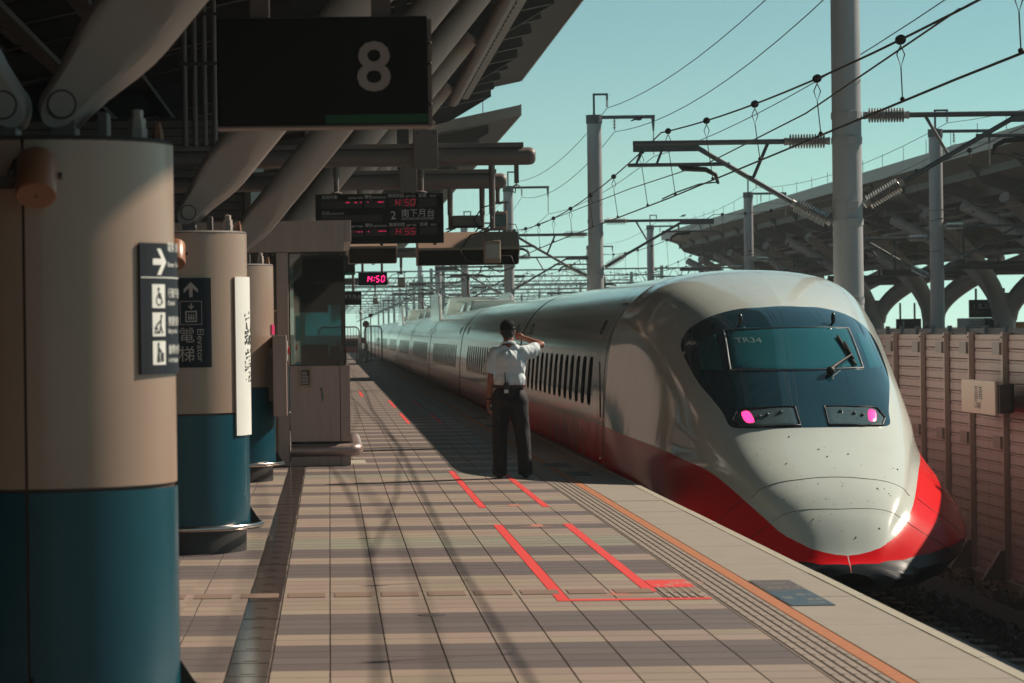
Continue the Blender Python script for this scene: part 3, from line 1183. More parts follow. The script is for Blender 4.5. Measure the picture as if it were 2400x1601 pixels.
WZ0, WZ1 = .60, 1.36


def body_rings(mb, ys, red=True, inset=0.0, win=None):
    # plain car body: bands bottom / skirt / red / white
    def t_of_z(zz):
        lo, hi = 2.0, 5.0
        for _ in range(40):
            mid = (lo + hi) / 2
            if sec(P38, mid)[1] < zz:
                lo = mid
            else:
                hi = mid
        return lo
    t1, t2 = t_of_z(-.04), 4.0
    tz = []
    for zz in (WZ0, WZ1):
        lo, hi = 3.5, 7.0
        for _ in range(40):
            mid = (lo + hi) / 2
            if sec(P38, mid)[1] < zz:
                lo = mid
            else:
                hi = mid
        tz.append(lo)
    up = [4, tz[0]] + [tz[0] + (tz[1] - tz[0]) * i / 6 for i in range(1, 6)] + [tz[1] + (8 - tz[1]) * i / 20 for i in range(21)]
    tv = [0, .5, 1.0, 1.4, 1.7] + [2.0, 2.4, 2.8] + [t1 + (t2 - t1) * i / 6 for i in range(6)] + up
    mi = [3] * 4 + [2] * 4 + [1] * 6 + [0] * (len(up))
    if win:
        ys = sorted([y for y in ys if y < win[0] - .05 or y > win[1] + .05] + list(win))
    prev = {}
    for side in (-1, 1):
        base = len(mb.v)
        for y in ys:
            for t in tv:
                a, z = sec(P38, t)
                mb.v.append((XC + side * (a - inset), y, z - (inset if z > 1 else 0)))
        C = len(tv)
        for i in range(len(ys) - 1):
            for c in range(C - 1):
                q = (base + i * C + c, base + i * C + c + 1, base + (i + 1) * C + c + 1, base + (i + 1) * C + c)
                if win and side < 0 and 15 <= c < 21 and win[0] - .01 < ys[i] < win[1] - .01:
                    continue
                mb.f.append(q[::-1] if side > 0 else q)
                mb.m.append(mi[c])
    # end caps
    for y in (ys[0], ys[-1]):
        pts = [sec(P38, t) for t in tv]
        pl = [(XC + a - inset, y, z - (inset if z > 1 else 0)) for a, z in pts] + [(XC - a + inset, y, z - (inset if z > 1 else 0)) for a, z in pts[::-1]]
        mb.mi = 3
        mb.add(pl, [tuple(range(len(pl)))])
        mb.mi = 0


TMATS = [m_tw, m_tr, m_tg, m_tk]
nose = NOSE_MB
nose.m = [{0: 3, 1: 1, 2: 0}[m] for m in nose.m]
# the rest of the first car behind the nose
body_rings(nose, [38.3, 38.9])
nb = MB()
body_rings(nb, [38.3 + .6 + i * 2.122 for i in range(9)], win=(40.75 - .52, 40.75 + 12.52 * 1.04))
o = len(nose.v)
nose.v += nb.v
nose.f += [tuple(i + o for i in f) for f in nb.f]
nose.m += nb.m
head = nose.build('head_car', TMATS, train, smooth=42)
head['label'] = 'front car with the nose and windscreen'


def side_x(z):
    lo, hi = 1.5, 7.5
    for _ in range(40):
        mid = (lo + hi) / 2
        if sec(P38, mid)[1] < z:
            lo = mid
        else:
            hi = mid
    return XC - sec(P38, lo)[0]


def rrect(w_, h_, r, n=5):
    pts = []
    for cx, cy, a0 in ((w_ / 2 - r, h_ / 2 - r, 0), (-w_ / 2 + r, h_ / 2 - r, PI / 2), (-w_ / 2 + r, -h_ / 2 + r, PI), (w_ / 2 - r, -h_ / 2 + r, 1.5 * PI)):
        for i in range(n + 1):
            a = a0 + PI / 2 * i / n
            pts.append((cx + r * math.cos(a), cy + r * math.sin(a)))
    return pts


# one passenger window bay: side panel with an opening, dark reveal and recessed glass
def window_mesh(mb, zc, w_, h_, r=.13):
    inner = rrect(w_, h_, r, 4)
    n = len(inner)
    HB, HV0, HV1 = .52, WZ0 - zc, WZ1 - zc
    outer = []
    for u, v in inner:
        cu, cv = abs(u) / (w_ / 2), abs(v) / (h_ / 2)
        outer.append((u, v))
    m = n // 4
    outer = []
    corners = [(HB, HV1), (-HB, HV1), (-HB, HV0), (HB, HV0)]
    for q in range(4):
        c0 = corners[q]
        for i in range(m):
            u, v = inner[q * m + i]
            f = i / (m - 1)
            if q % 2 == 0:
                outer.append((c0[0], v + (c0[1] - v) * min(1, 2 * f)) if f <= .5 else (u + (c0[0] - u) * (2 - 2 * f), c0[1]))
            else:
                outer.append((u + (c0[0] - u) * min(1, 2 * f), c0[1]) if f <= .5 else (c0[0], v + (c0[1] - v) * (2 - 2 * f)))
    fx = lambda u, v, d: (side_x(zc + v) + d, u, zc + v)
    vs = [fx(u, v, 0) for u, v in outer] + [fx(u, v, 0) for u, v in inner] + [fx(u, v, .028) for u, v in inner]
    mb.mi = 0
    o = len(mb.v)
    mb.add(vs, [(n + i, n + (i + 1) % n, (i + 1) % n, i) for i in range(n)])
    mb.mi = 1
    for i in range(n):
        mb.f.append((o + 2 * n + i, o + 2 * n + (i + 1) % n, o + n + (i + 1) % n, o + n + i))
        mb.m.append(1)
    mb.mi = 2
    mb.add([fx(u, v, .027) for u, v in inner], [tuple(range(n - 1, -1, -1))])
    mb.mi = 0


wm = MB()
window_mesh(wm, .98, .60, .64)
w0 = None


def add_windows(car, ys, shared=[None]):
    for y in ys:
        if shared[0] is None:
            shared[0] = wm.build('window', [m_tw, m_tk, m_win], car, org=(0, y, 0), local=True)
        else:
            inst(shared[0], 'window', car, (0, y, 0))


def info_slot(car, y):
    mb = MB()
    fx = lambda u, v, d: (side_x(1.69 + v) + d, y + u, 1.69 + v)
    vs = []
    for i in range(7):
        v = -.09 + .18 * i / 6
        vs += [fx(-.20, v, -.006), fx(.20, v, -.006)]
    mb.add(vs, [(2 * i, 2 * i + 1, 2 * i + 3, 2 * i + 2) for i in range(6)])
    mb.build('info_slot', m_tk, car)


add_windows(head, [40.75 + i * 1.04 for i in range(13)])
info_slot(head, 40.0)
info_slot(head, 54.2)


def band_seam(mb, y, wd=.02, z0=-.7, z1=2.1, off=.003):
    zs = [z0 + (z1 - z0) * i / 24 for i in range(25)]
    vs = []
    for z in zs:
        x = side_x(z)
        vs += [(x - off, y - wd / 2, z), (x - off, y + wd / 2, z)]
    mb.add(vs, [(2 * i, 2 * i + 1, 2 * i + 3, 2 * i + 2) for i in range(24)])


mb = MB()
band_seam(mb, 38.62, .05, -.62, 1.98)
band_seam(mb, 39.45, .02, -.62, 1.98)
for z in (1.98,):
    x = side_x(z)
    mb.box(x - .003, x + .003, 38.62, 39.45, z - .012, z + .012)
mb.build('crew_door', m_seamk, head)
mb = MB()
x = side_x(.9)
mb.tube([(x - .03, 38.75, .55), (x - .03, 38.75, 1.25)], .012, 6)
mb.build('door_rail', m_mid, head, smooth=50)
mb = MB()
band_seam(mb, 54.75, .025)
band_seam(mb, 55.6, .025)
mb.build('passenger_door', m_seamk, head)
# dark step panel low beside the crew door
mb = MB()
zz = [-.62, -.45, -.25, -.06]
vs = []
for i, z in enumerate(zz):
    x = side_x(z)
    vs += [(x - .004, 40.1 + .12 * i, z), (x - .004, 41.4 - .05 * i, z)]
mb.add(vs, [(2 * i, 2 * i + 1, 2 * i + 3, 2 * i + 2) for i in range(3)])
mb.build('skirt_panel', m_tk, head)
mb = MB()
mb.ball((side_x(-.5) - .005, 38.95, .02), .035, 10, (1, 1.3, 1))
mb.build('step_lamp', m_chrome, head, smooth=60)


# windscreen mask on the nose surface
def patch(name, outline, mats, off, rings=14, smooth=60, centre=None, parent=head):
    # outline: closed list of (k, ts)
    n = len(outline)
    ck = centre[0] if centre else sum(p[0] for p in outline) / n
    cu = centre[1] if centre else 0
    # use u = lateral coordinate (8-|t|)*sign
    pts = [(k, u) for k, u in outline]
    mbp = MB()
    vs = []
    for r in range(rings + 1):
        f = 1 - r / rings
        for k, u in pts:
            kk = ck + (k - ck) * f
            uu = cu + (u - cu) * f
            ts = (8 - abs(uu)) * (-1 if uu < 0 else 1)
            vs.append(SF(kk, ts, off if r else off * .2))
    fs = []
    for r in range(rings):
        for i in range(n):
            j = (i + 1) % n
            fs.append((r * n + i, r * n + j, (r + 1) * n + j, (r + 1) * n + i))
    mbp.add(vs, fs)
    ob = mbp.build(name, mats, parent, smooth=smooth)
    bmm = bmesh.new()
    bmm.from_mesh(ob.data)
    bmesh.ops.remove_doubles(bmm, verts=bmm.verts, dist=1e-5)
    bmesh.ops.recalc_face_normals(bmm, faces=bmm.faces)
    bmm.to_mesh(ob.data)
    bmm.free()
    ob.data.polygons.foreach_set('use_smooth', [True] * len(ob.data.polygons))
    return ob


def smooth_closed(pts, n=6):
    out = []
    m = len(pts)
    for i in range(m):
        p = [pts[(i + d) % m] for d in (-1, 0, 1, 2)]
        for j in range(n):
            f = j / n
            out.append((crv(*[a[0] for a in p], f), crv(*[a[1] for a in p], f)))
    return out


half = [(1.96, .25), (1.88, .6), (1.78, 1.2), (1.74, 1.52), (1.84, 1.78), (2.25, 1.89), (2.65, 1.90), (3.05, 1.86), (3.40, 1.86), (3.66, 1.94), (3.80, 1.66), (3.90, 1.2), (3.97, .7), (4.0, .2)]
mask_o = smooth_closed(half + [(k, -u) for k, u in half[::-1]])
patch('windscreen_surround', mask_o, m_mask, .006, 20, centre=(2.9, 0))


def quad_outline(c, n=8, r=.0):
    out = []
    for i in range(4):
        a, b = c[i], c[(i + 1) % 4]
        for j in range(n):
            f = j / n
            out.append((a[0] + (b[0] - a[0]) * f, a[1] + (b[1] - a[1]) * f))
    return out


def arc_line(u0, u1, k0, dk, n=12):
    m = max(abs(u0), abs(u1))
    return [(k0 + dk * (1 - ((u0 + (u1 - u0) * i / n) / m) ** 2), u0 + (u1 - u0) * i / n) for i in range(n)]


ws = arc_line(.99, -.99, 2.14, .26) + [(2.14 + .70 * i / 6, -.99 - .21 * i / 6) for i in range(6)] + arc_line(-1.20, 1.20, 2.84, .26) + [(2.84 - .70 * i / 6, 1.20 - .21 * i / 6) for i in range(6)]
gl_ = patch('windscreen', ws, m_tglass, .010, 12, centre=(2.48, 0))


def curve_on(name, pts, r, m, off=.012, parent=head, n=6, close=False):
    P = [SF(k, (8 - abs(u)) * (-1 if u < 0 else 1), off) for k, u in pts]
    if close:
        P.append(P[0])
    mbc = MB()
    mbc.tube(P, r, n)
    return mbc.build(name, m, parent, smooth=60)


curve_on('windscreen_frame', ws, .011, m_bluegrey, .008, close=True)
for sgn in (-1, 1):
    sw = quad_outline([(2.10, sgn * 1.12), (1.93, sgn * 1.50), (2.45, sgn * 1.74), (2.78, sgn * 1.34)], 8)
    patch('side_window', sw, m_tglass, .010, 8, centre=(2.45, sgn * 1.42))
    lt = [(3.66, sgn * .30), (3.60, sgn * .95), (3.49, sgn * 1.50), (3.60, sgn * 1.76), (3.77, sgn * 1.70), (3.90, sgn * 1.15), (3.965, sgn * .32), (3.80, sgn * .31)]
    lt = [q for j in range(len(lt)) for q in [(lt[j][0] + (lt[(j + 1) % len(lt)][0] - lt[j][0]) * f / 4, lt[j][1] + (lt[(j + 1) % len(lt)][1] - lt[j][1]) * f / 4) for f in range(4)]]
    lamp = patch('headlamp', lt, m_lens, .011, 8, centre=(3.72, sgn * .85))
    curve_on('lamp_frame', lt, .010, m_tk, .010, parent=lamp, close=True)
    rl = smooth_closed([(3.575, sgn * 1.26), (3.54, sgn * 1.48), (3.75, sgn * 1.52), (3.80, sgn * 1.28)], 3)
    patch('marker_lamp', rl, m_redlamp, .017, 3, centre=(3.67, sgn * 1.385), parent=lamp)
    mbl = MB()
    for uu in (.62, .92, 1.12):
        p = SF(3.72, (8 - uu) * sgn, .016)
        mbl.ball(p, .024, 8, (1, 1, .8))
    mbl.build('lamp_bulb', m_lens, lamp, smooth=60)
    # small horn / mirror above the windscreen
    p = SF(2.18, (8 - .72) * sgn, 0)
    mbh = MB()
    mbh.ball((p.x, p.y - .03, p.z + .07), .03, 10, (.9, 1.2, 2.2))
    mbh.tube([(p.x - .02, p.y, p.z - .02), (p.x, p.y - .03, p.z + .04)], .014, 8)
    mbh.build('horn', m_tk, head, smooth=60)
# lettering TR34 on the glass
mbt = MB()
def on_glass(u, v, h):
    k = 2.46 + .34 * (u + .9) - v * 1.3
    return SF(k, -(8 - (-u)) if u < 0 else (8 - u), .013)
mbt.text('TR34', .105, lambda u, v, h: on_glass(-.90 + u * 1.75, v * 1.0, h))
mbt.build('lettering', mat('pale_cyan_lettering', (.30, .48, .50), .5), gl_)
# wiper
def ng(k, u, off):
    return SF(k, (8 - abs(u)) * (-1 if u < 0 else 1), off)
mbw = MB()
mbw.tube([ng(3.16, .50, .03), ng(3.08, .56, .07), ng(2.76, .93, .06)], [.026, .020, .010], 8)
mbw.ball(ng(3.13, .51, .05), .05, 8)
mbw.tube([ng(2.44, .74, .03), ng(2.88, 1.02, .03)], .016, 6)
mbw.tube([ng(2.54, .84, .045), ng(2.80, .97, .045)], .014, 6)
mbw.build('wiper', m_wire, head, smooth=50)
# seams on the hood
curve_on('hood_seam', [(5.0 - .145 * max(0, (abs(u) - 1.2) / 2.6) ** 1.0, u) for u in [-3.8 + 7.6 * i / 40 for i in range(41)]], .0045, m_seamk, .0)
curve_on('hood_seam', [(5.9 - .3 * abs(u / 3.9) ** 1.5, u) for u in [-3.9 + 7.8 * i / 40 for i in range(41)]], .003, m_seamk, .0)
for sgn in (-1, 1):
    curve_on('skirt_seam', [(4.75 + .2 * i / 8, sgn * (4.05 + i * .17)) for i in range(9)], .004, m_seamk, .0)
    curve_on('skirt_seam', [(5.6 + .2 * i / 8, sgn * (4.0 + i * .13)) for i in range(9)], .004, m_seamk, .0)

# small insect marks stuck on the hood
mbi = MB()
ri = random.Random(11)
for i in range(60):
    k_, u_ = ri.uniform(4.1, 6.6), ri.uniform(-2.6, 2.6)
    c_ = SF(k_, (8 - abs(u_)) * (-1 if u_ < 0 else 1), .001)
    mbi.ball(c_, ri.choice((.003, .004, .004, .006, .010)), 6, (1, .4, 1.2))
mbi.build('insect_marks', m_rust, head, kind='stuff')
# intermediate cars
CARY = [56.3 + 25 * i for i in range(11)]
for ci, ya in enumerate(CARY):
    yb = ya + 24.55
    mb = MB()
    n = 8
    body_rings(mb, [ya + (yb - ya) * i / n for i in range(n + 1)], win=(ya + 2.9 - .52, ya + 2.9 + 17.5 * 1.04) if ci < 7 else None)
    car = mb.build('passenger_car', TMATS, train, smooth=42)
    mb = MB()
    body_rings(mb, [yb - .01, yb + .46], inset=.16)
    gg = mb.build('gangway', [m_tk, m_tr, m_tk, m_tk], car)
    if ci < 7:
        add_windows(car, [ya + 2.9 + i * 1.04 for i in range(18)])
        info_slot(car, ya + 2.0)
        info_slot(car, yb - 2.2)
        mb = MB()
        for yy in (ya + .55, ya + 1.5, yb - .5, yb - 1.45):
            band_seam(mb, yy, .03)
        mb.build('passenger_door', m_seamk, car)
mb = MB()
body_rings(mb, [55.85, 56.31], inset=.16)
mb.build('gangway', [m_tk, m_tr, m_tk, m_tk], head)
# pantograph gear on the roof of the third and further cars
def panto(ya):
    mb = MB()
    for sx in (-1, 1):
        x = XC + sx * 1.25
        mb.prism([(ya, 1.9), (ya + 1.0, 2.92), (ya + 2.4, 3.02), (ya + 8.5, 3.02), (ya + 9.8, 1.9)], lambda u, v, h, x=x: (x + h - (.06 if False else 0), u, v), -.05, .05)
    mb.build('pantograph_shield', m_tw, train, bevel=.02)
    mb = MB()
    mb.prism([(-.95, 2.25), (.95, 2.25), (.80, 2.86), (-.80, 2.86)], lambda u, v, h: (XC + u, h, v), ya + 3.0, ya + 4.6)
    mb.box(XC - .55, XC + .40, ya + 2.93, ya + 3.0, 2.36, 2.70)
    mb.build('roof_box', m_tw, train, bevel=.03)
    mb = MB()
    mb.tube([(XC, ya + 6, 2.5), (XC - .05, ya + 5.2, 3.0), (XC, ya + 6.4, 3.55)], .05, 8)
    mb.tube([(XC - .8, ya + 6.4, 3.62), (XC - .5, ya + 6.4, 3.72), (XC + .5, ya + 6.4, 3.72), (XC + .8, ya + 6.4, 3.62)], .035, 6)
    mb.tube([(XC, ya + 6.4, 3.5), (XC, ya + 6.4, 3.74)], .06, 6)
    mb.build('pantograph', m_wire, train, smooth=50)
    mb = MB()
    mb.insul((XC + .6, ya + 6, 2.35), (XC + .6, ya + 6, 2.8))
    mb.insul((XC - .6, ya + 6, 2.35), (XC - .6, ya + 6, 2.8))
    mb.build('roof_insulator', m_insul, train, smooth=60)
panto(106.0)
panto(160.0)
mb = MB()
for yy in (95, 100, 140, 150, 190):
    mb.prism([(-.8, 2.2), (.8, 2.2), (.65, 2.62), (-.65, 2.62)], lambda u, v, h: (XC + u, h, v), yy, yy + 2.2)
mb.build('roof_equipment', m_tw, train, bevel=.05)

# ================================================================== OVERHEAD LINE
def mast(y, X, label, group, left=True, right=True, zt=8.0, flip=1):
    t = thing('catenary_mast', label, 'mast', (X, y, -1.5), group)
    MB().lathe([(.235, -1.5), (.215, zt)], (X, y, 0), 28).build('pole', m_mast, t, smooth=50)
    MB().lathe([(0, zt), (.24, zt), (.24, zt - .25), (.22, zt - .26)], (X, y, 0), 24).build('cap', m_cat, t, smooth=40)
    for zz in (4.86, 4.48, 3.50, 3.24, 2.05):
        MB().lathe([(.222, zz - .05), (.236, zz - .05), (.236, zz + .05), (.222, zz + .05)], (X, y, 0), 24).build('band', m_mast, t, smooth=40)
    mb = MB()
    for zz in (4.86, 4.48, 3.50, 3.24, 2.05):
        mb.box(X - .04, X + .12, y - .26, y - .225, zz - .06, zz + .06)
    mb.build('clamp', m_mast, t, bevel=.008)
    for sd in ([-1] if left else []) + ([1] if right else []):
        z1, z0 = (4.48, 3.24) if sd < 0 else (4.86, 3.50)
        ex = X + sd * 3.25 if sd < 0 else X + sd * 3.5
        mb = MB()
        mb.insul((X + sd * .26, y, z1), (X + sd * .95, y, z1), .050, .115, 14, 13)
        mb.insul((X + sd * .26, y, z0), (X + sd * .85, y, z0 + (z1 - z0) * .25), .050, .115, 14, 13)
        mb.build('insulator', m_insul, t, smooth=60)
        mb = MB()
        mb.tube([(X + sd * .92, y, z1), (ex, y, z1)], .042, 10)
        mb.box(min(ex, ex - sd * 1.0), max(ex, ex - sd * 1.0), y - .012, y + .012, z1 - .13, z1 - .03)
        mb.build('top_tube', m_cat, t, smooth=50)
        js = Vector((ex - sd * .95, y, z1 - .06))
        je = Vector((X + sd * .82, y, z0 + (z1 - z0) * .24))
        mb = MB()
        mb.tube([je, js], .040, 10)
        mb.build('strut_tube', m_cat, t, smooth=50)
        mb = MB()
        q = je.lerp(js, .42)
        mb.tube([(X + sd * 1.2, y, z1 - .02), q], .026, 8)
        mb.build('stay', m_cat, t, smooth=50)
        zs = z1 - .33
        s_out = ex + sd * .08
        s_in = je.lerp(js, .72)
        mb = MB()
        mb.tube([(s_out, y, zs), (s_in.x - sd * .1, y, zs)], .030, 8)
        for f in (.14, .45):
            xx = ex - sd * f
            mb.tube([(xx, y, z1 - .08), (xx + sd * .10, y, zs)], .020, 6)
        mb.tube([(s_in.x, y, s_in.z), (s_in.x + sd * .02, y, zs)], .03, 6)
        mb.build('registration_tube', m_cat, t, smooth=50)
        mb = MB()
        sx = ex - sd * .75
        mb.tube([(sx + sd * .05, y, zs), (sx, y, zs - .06), (sx - sd * .35, y, zs - .08), (sx - sd * .50, y, zs - .16), (sx - sd * .54, y, zs - .30)], [.035, .04, .04, .035, .022], 8)
        mb.tube([(sx - sd * .54, y, zs - .27), (sx - sd * .25, y, zs - .30), (sx + sd * .10, y, zs - .42), (sx + sd * .32, y, zs - .52)], .012, 6)
        mb.build('steady_arm', m_wire, t, smooth=50)
    # top hook and feeder arm
    mb = MB()
    mb.box(X - .03, X + .03, y - .03, y + .03, zt, zt + .62)
    mb.box(X - .03, X + .42, y - .03, y + .03, zt + .58, zt + .64)
    mb.box(X + .36, X + .42, y - .03, y + .03, zt + .45, zt + .58)
    mb.box(X + .22, X + 1.75, y - .05, y + .05, zt - .12, zt - .02)
    mb.prism([(1.68, -.02), (1.80, -.02), (1.77, -.5), (1.73, -.5)], lambda u, v, h: (X + u, y + h, zt + v), -.03, .03)
    mb.build('feeder_arm', m_cat, t)
    mb = MB()
    mb.insul((X + .39, y, zt + .48), (X + .39, y, zt + .22), .018, .05, 8, 3)
    mb.insul((X + .60, y, zt - .12), (X + .60, y, zt - .45), .018, .05, 8, 3)
    mb.insul((X + 1.75, y, zt - .5), (X + 1.75, y, zt - 1.2), .012, .03, 8, 10)
    mb.build('feeder_insulator', m_insul, t, smooth=60)
    return t


MX = 7.9
MY = [46.7, 90.8, 134.6, 178.5, 222, 266]
m0 = mast(MY[0], MX, 'big pale catenary mast right behind the train roof', 'catenary masts beyond the train')
# plate lettering on the nearest mast
mb = MB()
mb.box(MX + .05, MX + .16, MY[0] - .255, MY[0] - .235, 1.05, 1.58)
mb.build('number_plate', mat('rusty_plate', (.42, .25, .16), .6, var=.2, scale=15), m0)
mb = MB()
for i, chx in enumerate('25E25'):
    mb.text(chx, .10, lambda u, v, h, i=i: (MX + .075 + u, MY[0] - .258, 1.47 - i * .10 + v))
mb.build('lettering', m_ink, m0)
ml = ['second catenary mast, tall and blue grey, standing over the middle of the train', 'third catenary mast just left of the second one above the train roof', 'fourth catenary mast above the train roof gear',
      'fifth, slim far catenary mast in the line beyond the train', 'sixth, slimmest far catenary mast in the line beyond the train']
for i in range(1, 6):
    d = mast(MY[i], MX, ml[i - 1], 'catenary masts beyond the train')
RX = 19.7
RY = [99.5, 144, 188, 232]
rl_ = ['blue grey catenary mast in front of the opposite platform, nearest of its line', 'blue grey catenary mast before the middle of the opposite canopy', 'blue grey catenary mast by the far end of the opposite canopy',
       'thin far catenary mast left of the opposite canopy end']
for i in range(4):
    mast(RY[i], RX, rl_[i], 'catenary masts before the opposite platform')


def catenary(X, spans, nm, label_m, label_c, zm=4.64, zc=3.64, sag=.46, stag=.10, detail=True, cx=0.0):
    tm = thing('messenger_wire', label_m, 'overhead wire', (X, 60, zm), 'overhead line wires')
    tc = thing('contact_wire', label_c, 'overhead wire', (X, 60, zc), 'overhead line wires')
    pm, pc = [], []
    drop = []
    for (ya, yb) in spans:
        n = 24
        for i in range(n + 1):
            f = i / n
            z = zm - sag * 4 * f * (1 - f)
            pm.append((X, ya + (yb - ya) * f, z))
        pc += [(X + stag, ya, zc), (X, (ya + yb) / 2, zc)]
        nd = 9 if ya > 10 else 10
        for i in range(nd):
            f = (i + .6) / nd if ya > 10 else (3.9 - 2.9 + 4.65 * i) / (yb - ya)
            if f > .99:
                continue
            xx = X + stag * (abs(2 * f - 1))
            drop.append((ya + (yb - ya) * f, zm - sag * 4 * f * (1 - f), xx))
    pc.append((X + stag, spans[-1][1], zc))
    MB().tube(pm, .011, 6).build('cable', m_wire, tm)
    MB().tube(pc, .011, 6).build('cable', m_wire, tc)
    if detail:
        for (y, z, xx) in drop:
            mb = MB()
            mb.tube([(X, y - .03, z), (X, y + .03, z)], .045, 14)
            mb.tube([(X, y, z - .05), (X + .035, y, z - .13), (X, y, z - .24), (X - .035, y, z - .13), (X, y, z - .05)], .006, 5)
            mb.tube([(X, y, z - .24), (xx, y, zc + .02)], .006, 5)
            mb.ball((xx, y, zc + .02), .024, 6)
            mb.build('dropper', m_wire, tm)
    return tm, tc


SP = [(2.9, 46.7), (46.7, 90.8), (90.8, 134.6), (134.6, 178.5), (178.5, 222)]
catenary(5.08, SP, 'a', 'messenger wire with round dropper clips over the train roof', 'contact wire hung from droppers over the train roof', cx=.5)
catenary(11.4, SP[1:], 'b', 'messenger wire over the near through track behind the masts', 'contact wire over the near through track behind the masts', zm=5.02, zc=3.64)
catenary(16.2, SP[1:], 'c', 'messenger wire over the far through track before the far masts', 'contact wire over the far through track before the far masts', zm=5.02, zc=3.64)
catenary(22.6, SP[1:], 'd', 'messenger wire in front of the opposite canopy', 'contact wire in front of the opposite canopy', zm=4.64, zc=3.64)


def wire(label, pts, r=.010):
    t = MB().tube(pts, r, 6).build('feeder_wire', m_wire)
    return tag(t, label, 'overhead wire', 'feeder wires')


def sagline(x, z, spans, sag, n=12):
    p = []
    for ya, yb in spans:
        for i in range(n):
            f = i / n
            p.append((x, ya + (yb - ya) * f, z - sag * 4 * f * (1 - f)))
    p.append((x, spans[-1][1], z))
    return p


wire('second cable slanting under the messenger wire down to the big mast', [(5.1, 24.7, 4.2), (5.3, 34, 4.02), (5.79, 46.7, 4.17), (5.9, 60, 4.4), (5.7, 90.8, 4.6)], .009)
wire('uppermost thin feeder wire crossing the open sky from the second mast top hook', sagline(MX + .39, 8.2, [(2.9, 46.7), (46.7, 90.8), (90.8, 134.6), (134.6, 178.5)], .5))
wire('thin feeder wire from the insulator under the second mast arm', sagline(MX + .60, 7.5, [(2.9, 46.7), (46.7, 90.8), (90.8, 134.6), (134.6, 178.5)], .6))
wire('thin wire hanging between the arm ends of the near masts', sagline(MX + 1.75, 6.75, [(46.7, 90.8), (90.8, 134.6), (134.6, 178.5)], .3))
wire('thin feeder wire on the far mast hooks above the opposite canopy', sagline(RX + .39, 8.2, [(55, 99.5), (99.5, 144), (144, 188), (188, 232)], .5))
wire('thin feeder wire below the hooks of the far masts', sagline(RX + .60, 7.5, [(55, 99.5), (99.5, 144), (144, 188), (188, 232)], .6))
wire('lowest feeder wire between the far mast arms', sagline(RX + 1.75, 6.75, [(55, 99.5), (99.5, 144), (144, 188)], .3))

# lattice gantries far down the line
gl = ['nearest', 'second', 'third', 'fourth', 'fifth', 'sixth', 'seventh', 'eighth', 'ninth', 'tenth', 'eleventh', 'twelfth', 'thirteenth', 'fourteenth']
GY = [215, 240, 264, 290, 318, 348, 380, 415, 455, 500]
for gi, y in enumerate(GY):
    t = thing('lattice_gantry', gl[gi] + ' lattice gantry across the tracks at the end of the line', 'gantry', (7, y, -1.5), 'lattice gantries down the line')
    x0, x1 = -7.0, 26.0
    for x in (x0, 8.0, x1):
        mb = MB()
        mb.box(x - .12, x + .12, y - .12, y + .12, -1.5, 6.6)
        mb.build('post', m_far, t)
    mb = MB()
    zt, zb2 = 5.9, 4.9
    for yy in (y - .4, y + .4):
        mb.box(x0, x1, yy - .045, yy + .045, zt - .045, zt + .045)
        mb.box(x0, x1, yy - .045, yy + .045, zb2 - .045, zb2 + .045)
    mb.build('chord', m_far, t)
    mb = MB()
    n = 26
    for i in range(n):
        xa = x0 + (x1 - x0) * i / n
        xb = x0 + (x1 - x0) * (i + 1) / n
        mb.tube([(xa, y - .4, zb2), ((xa + xb) / 2, y - .4, zt), (xb, y - .4, zb2)], .032, 4)
    mb.build('lattice', m_far, t)
    mb = MB()
    for x in (-3.5, 1.0, 5.1, 11.4, 16.2, 22.6):
        mb.box(x - .9, x + .9, y - .03, y + .03, 4.2, 4.25)
        mb.box(x - .7, x - .65, y - .03, y + .03, 3.3, 4.9)
        mb.tube([(x - .66, y, 3.4), (x + .9, y, 4.2)], .04, 4)
        mb.box(x - .6, x + .8, y - .02, y + .02, 3.62, 3.65)
    mb.build('hanger', m_far, t)
for bi, (x, y, z) in enumerate(((8.58, 84.5, 7.38), (19.9, 172, 7.9))):
    mb = MB()
    mb.ball((x, y, z + .07), .06, 8, (1.7, 1, 1))
    mb.ball((x + .10, y, z + .13), .035, 8)
    mb.tube([(x - .08, y, z + .06), (x - .22, y, z + .0)], [.035, .012], 6)
    tag(mb.build('bird', m_wire, smooth=60), ['dark bird perched on the wire right of the second mast top', 'tiny dark bird on the thin wire above the opposite canopy end'][bi], 'bird')

# ================================================================== OPPOSITE PLATFORM
structure(MB().box(24.3, 45, 20, 330, -1.94, 0).build('opposite_platform', m_conc))
oc = thing('opposite_canopy', 'opposite platform canopy sweeping up to the right with dark ribs', 'canopy', (28.8, 150, 0))
OE, OZ = 24.0, 8.1
OY0, OY1 = 55.0, 221.0
zo = lambda x: OZ - .36 * (x - OE) + .012 * (x - OE) ** 2 * .9 if x < 34 else OZ - 3.6 + 1.08 + .22 * (x - 34)
xs = [24.0, 25.5, 27, 28.5, 30, 31.5, 33, 34, 36, 38, 40]
mb = MB()
vs = []
for x in xs:
    vs += [(x, OY0, zo(x)), (x, OY1, zo(x)), (x, OY0, zo(x) + .18), (x, OY1, zo(x) + .18)]
fs = []
for i in range(len(xs) - 1):
    a = 4 * i
    fs += [(a, a + 1, a + 5, a + 4), (a + 2, a + 6, a + 7, a + 3), (a + 1, a + 3, a + 7, a + 5), (a, a + 4, a + 6, a + 2)]
mb.add(vs, fs)
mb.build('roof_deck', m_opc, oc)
n = 34
L = (OY1 - OY0) / n
mb = MB()
mb.box(-.05, -.002, .012, L - .012, -.10, .42)
f0 = mb.build('fascia_panel', m_fascia, oc, org=(OE, OY0, OZ), local=True)
for i in range(1, n):
    inst(f0, 'fascia_panel', oc, (OE, OY0 + i * L, OZ))
mb = MB()
mb.tube([(0, 0, .42), (0, 0, 1.0)], .012, 4)
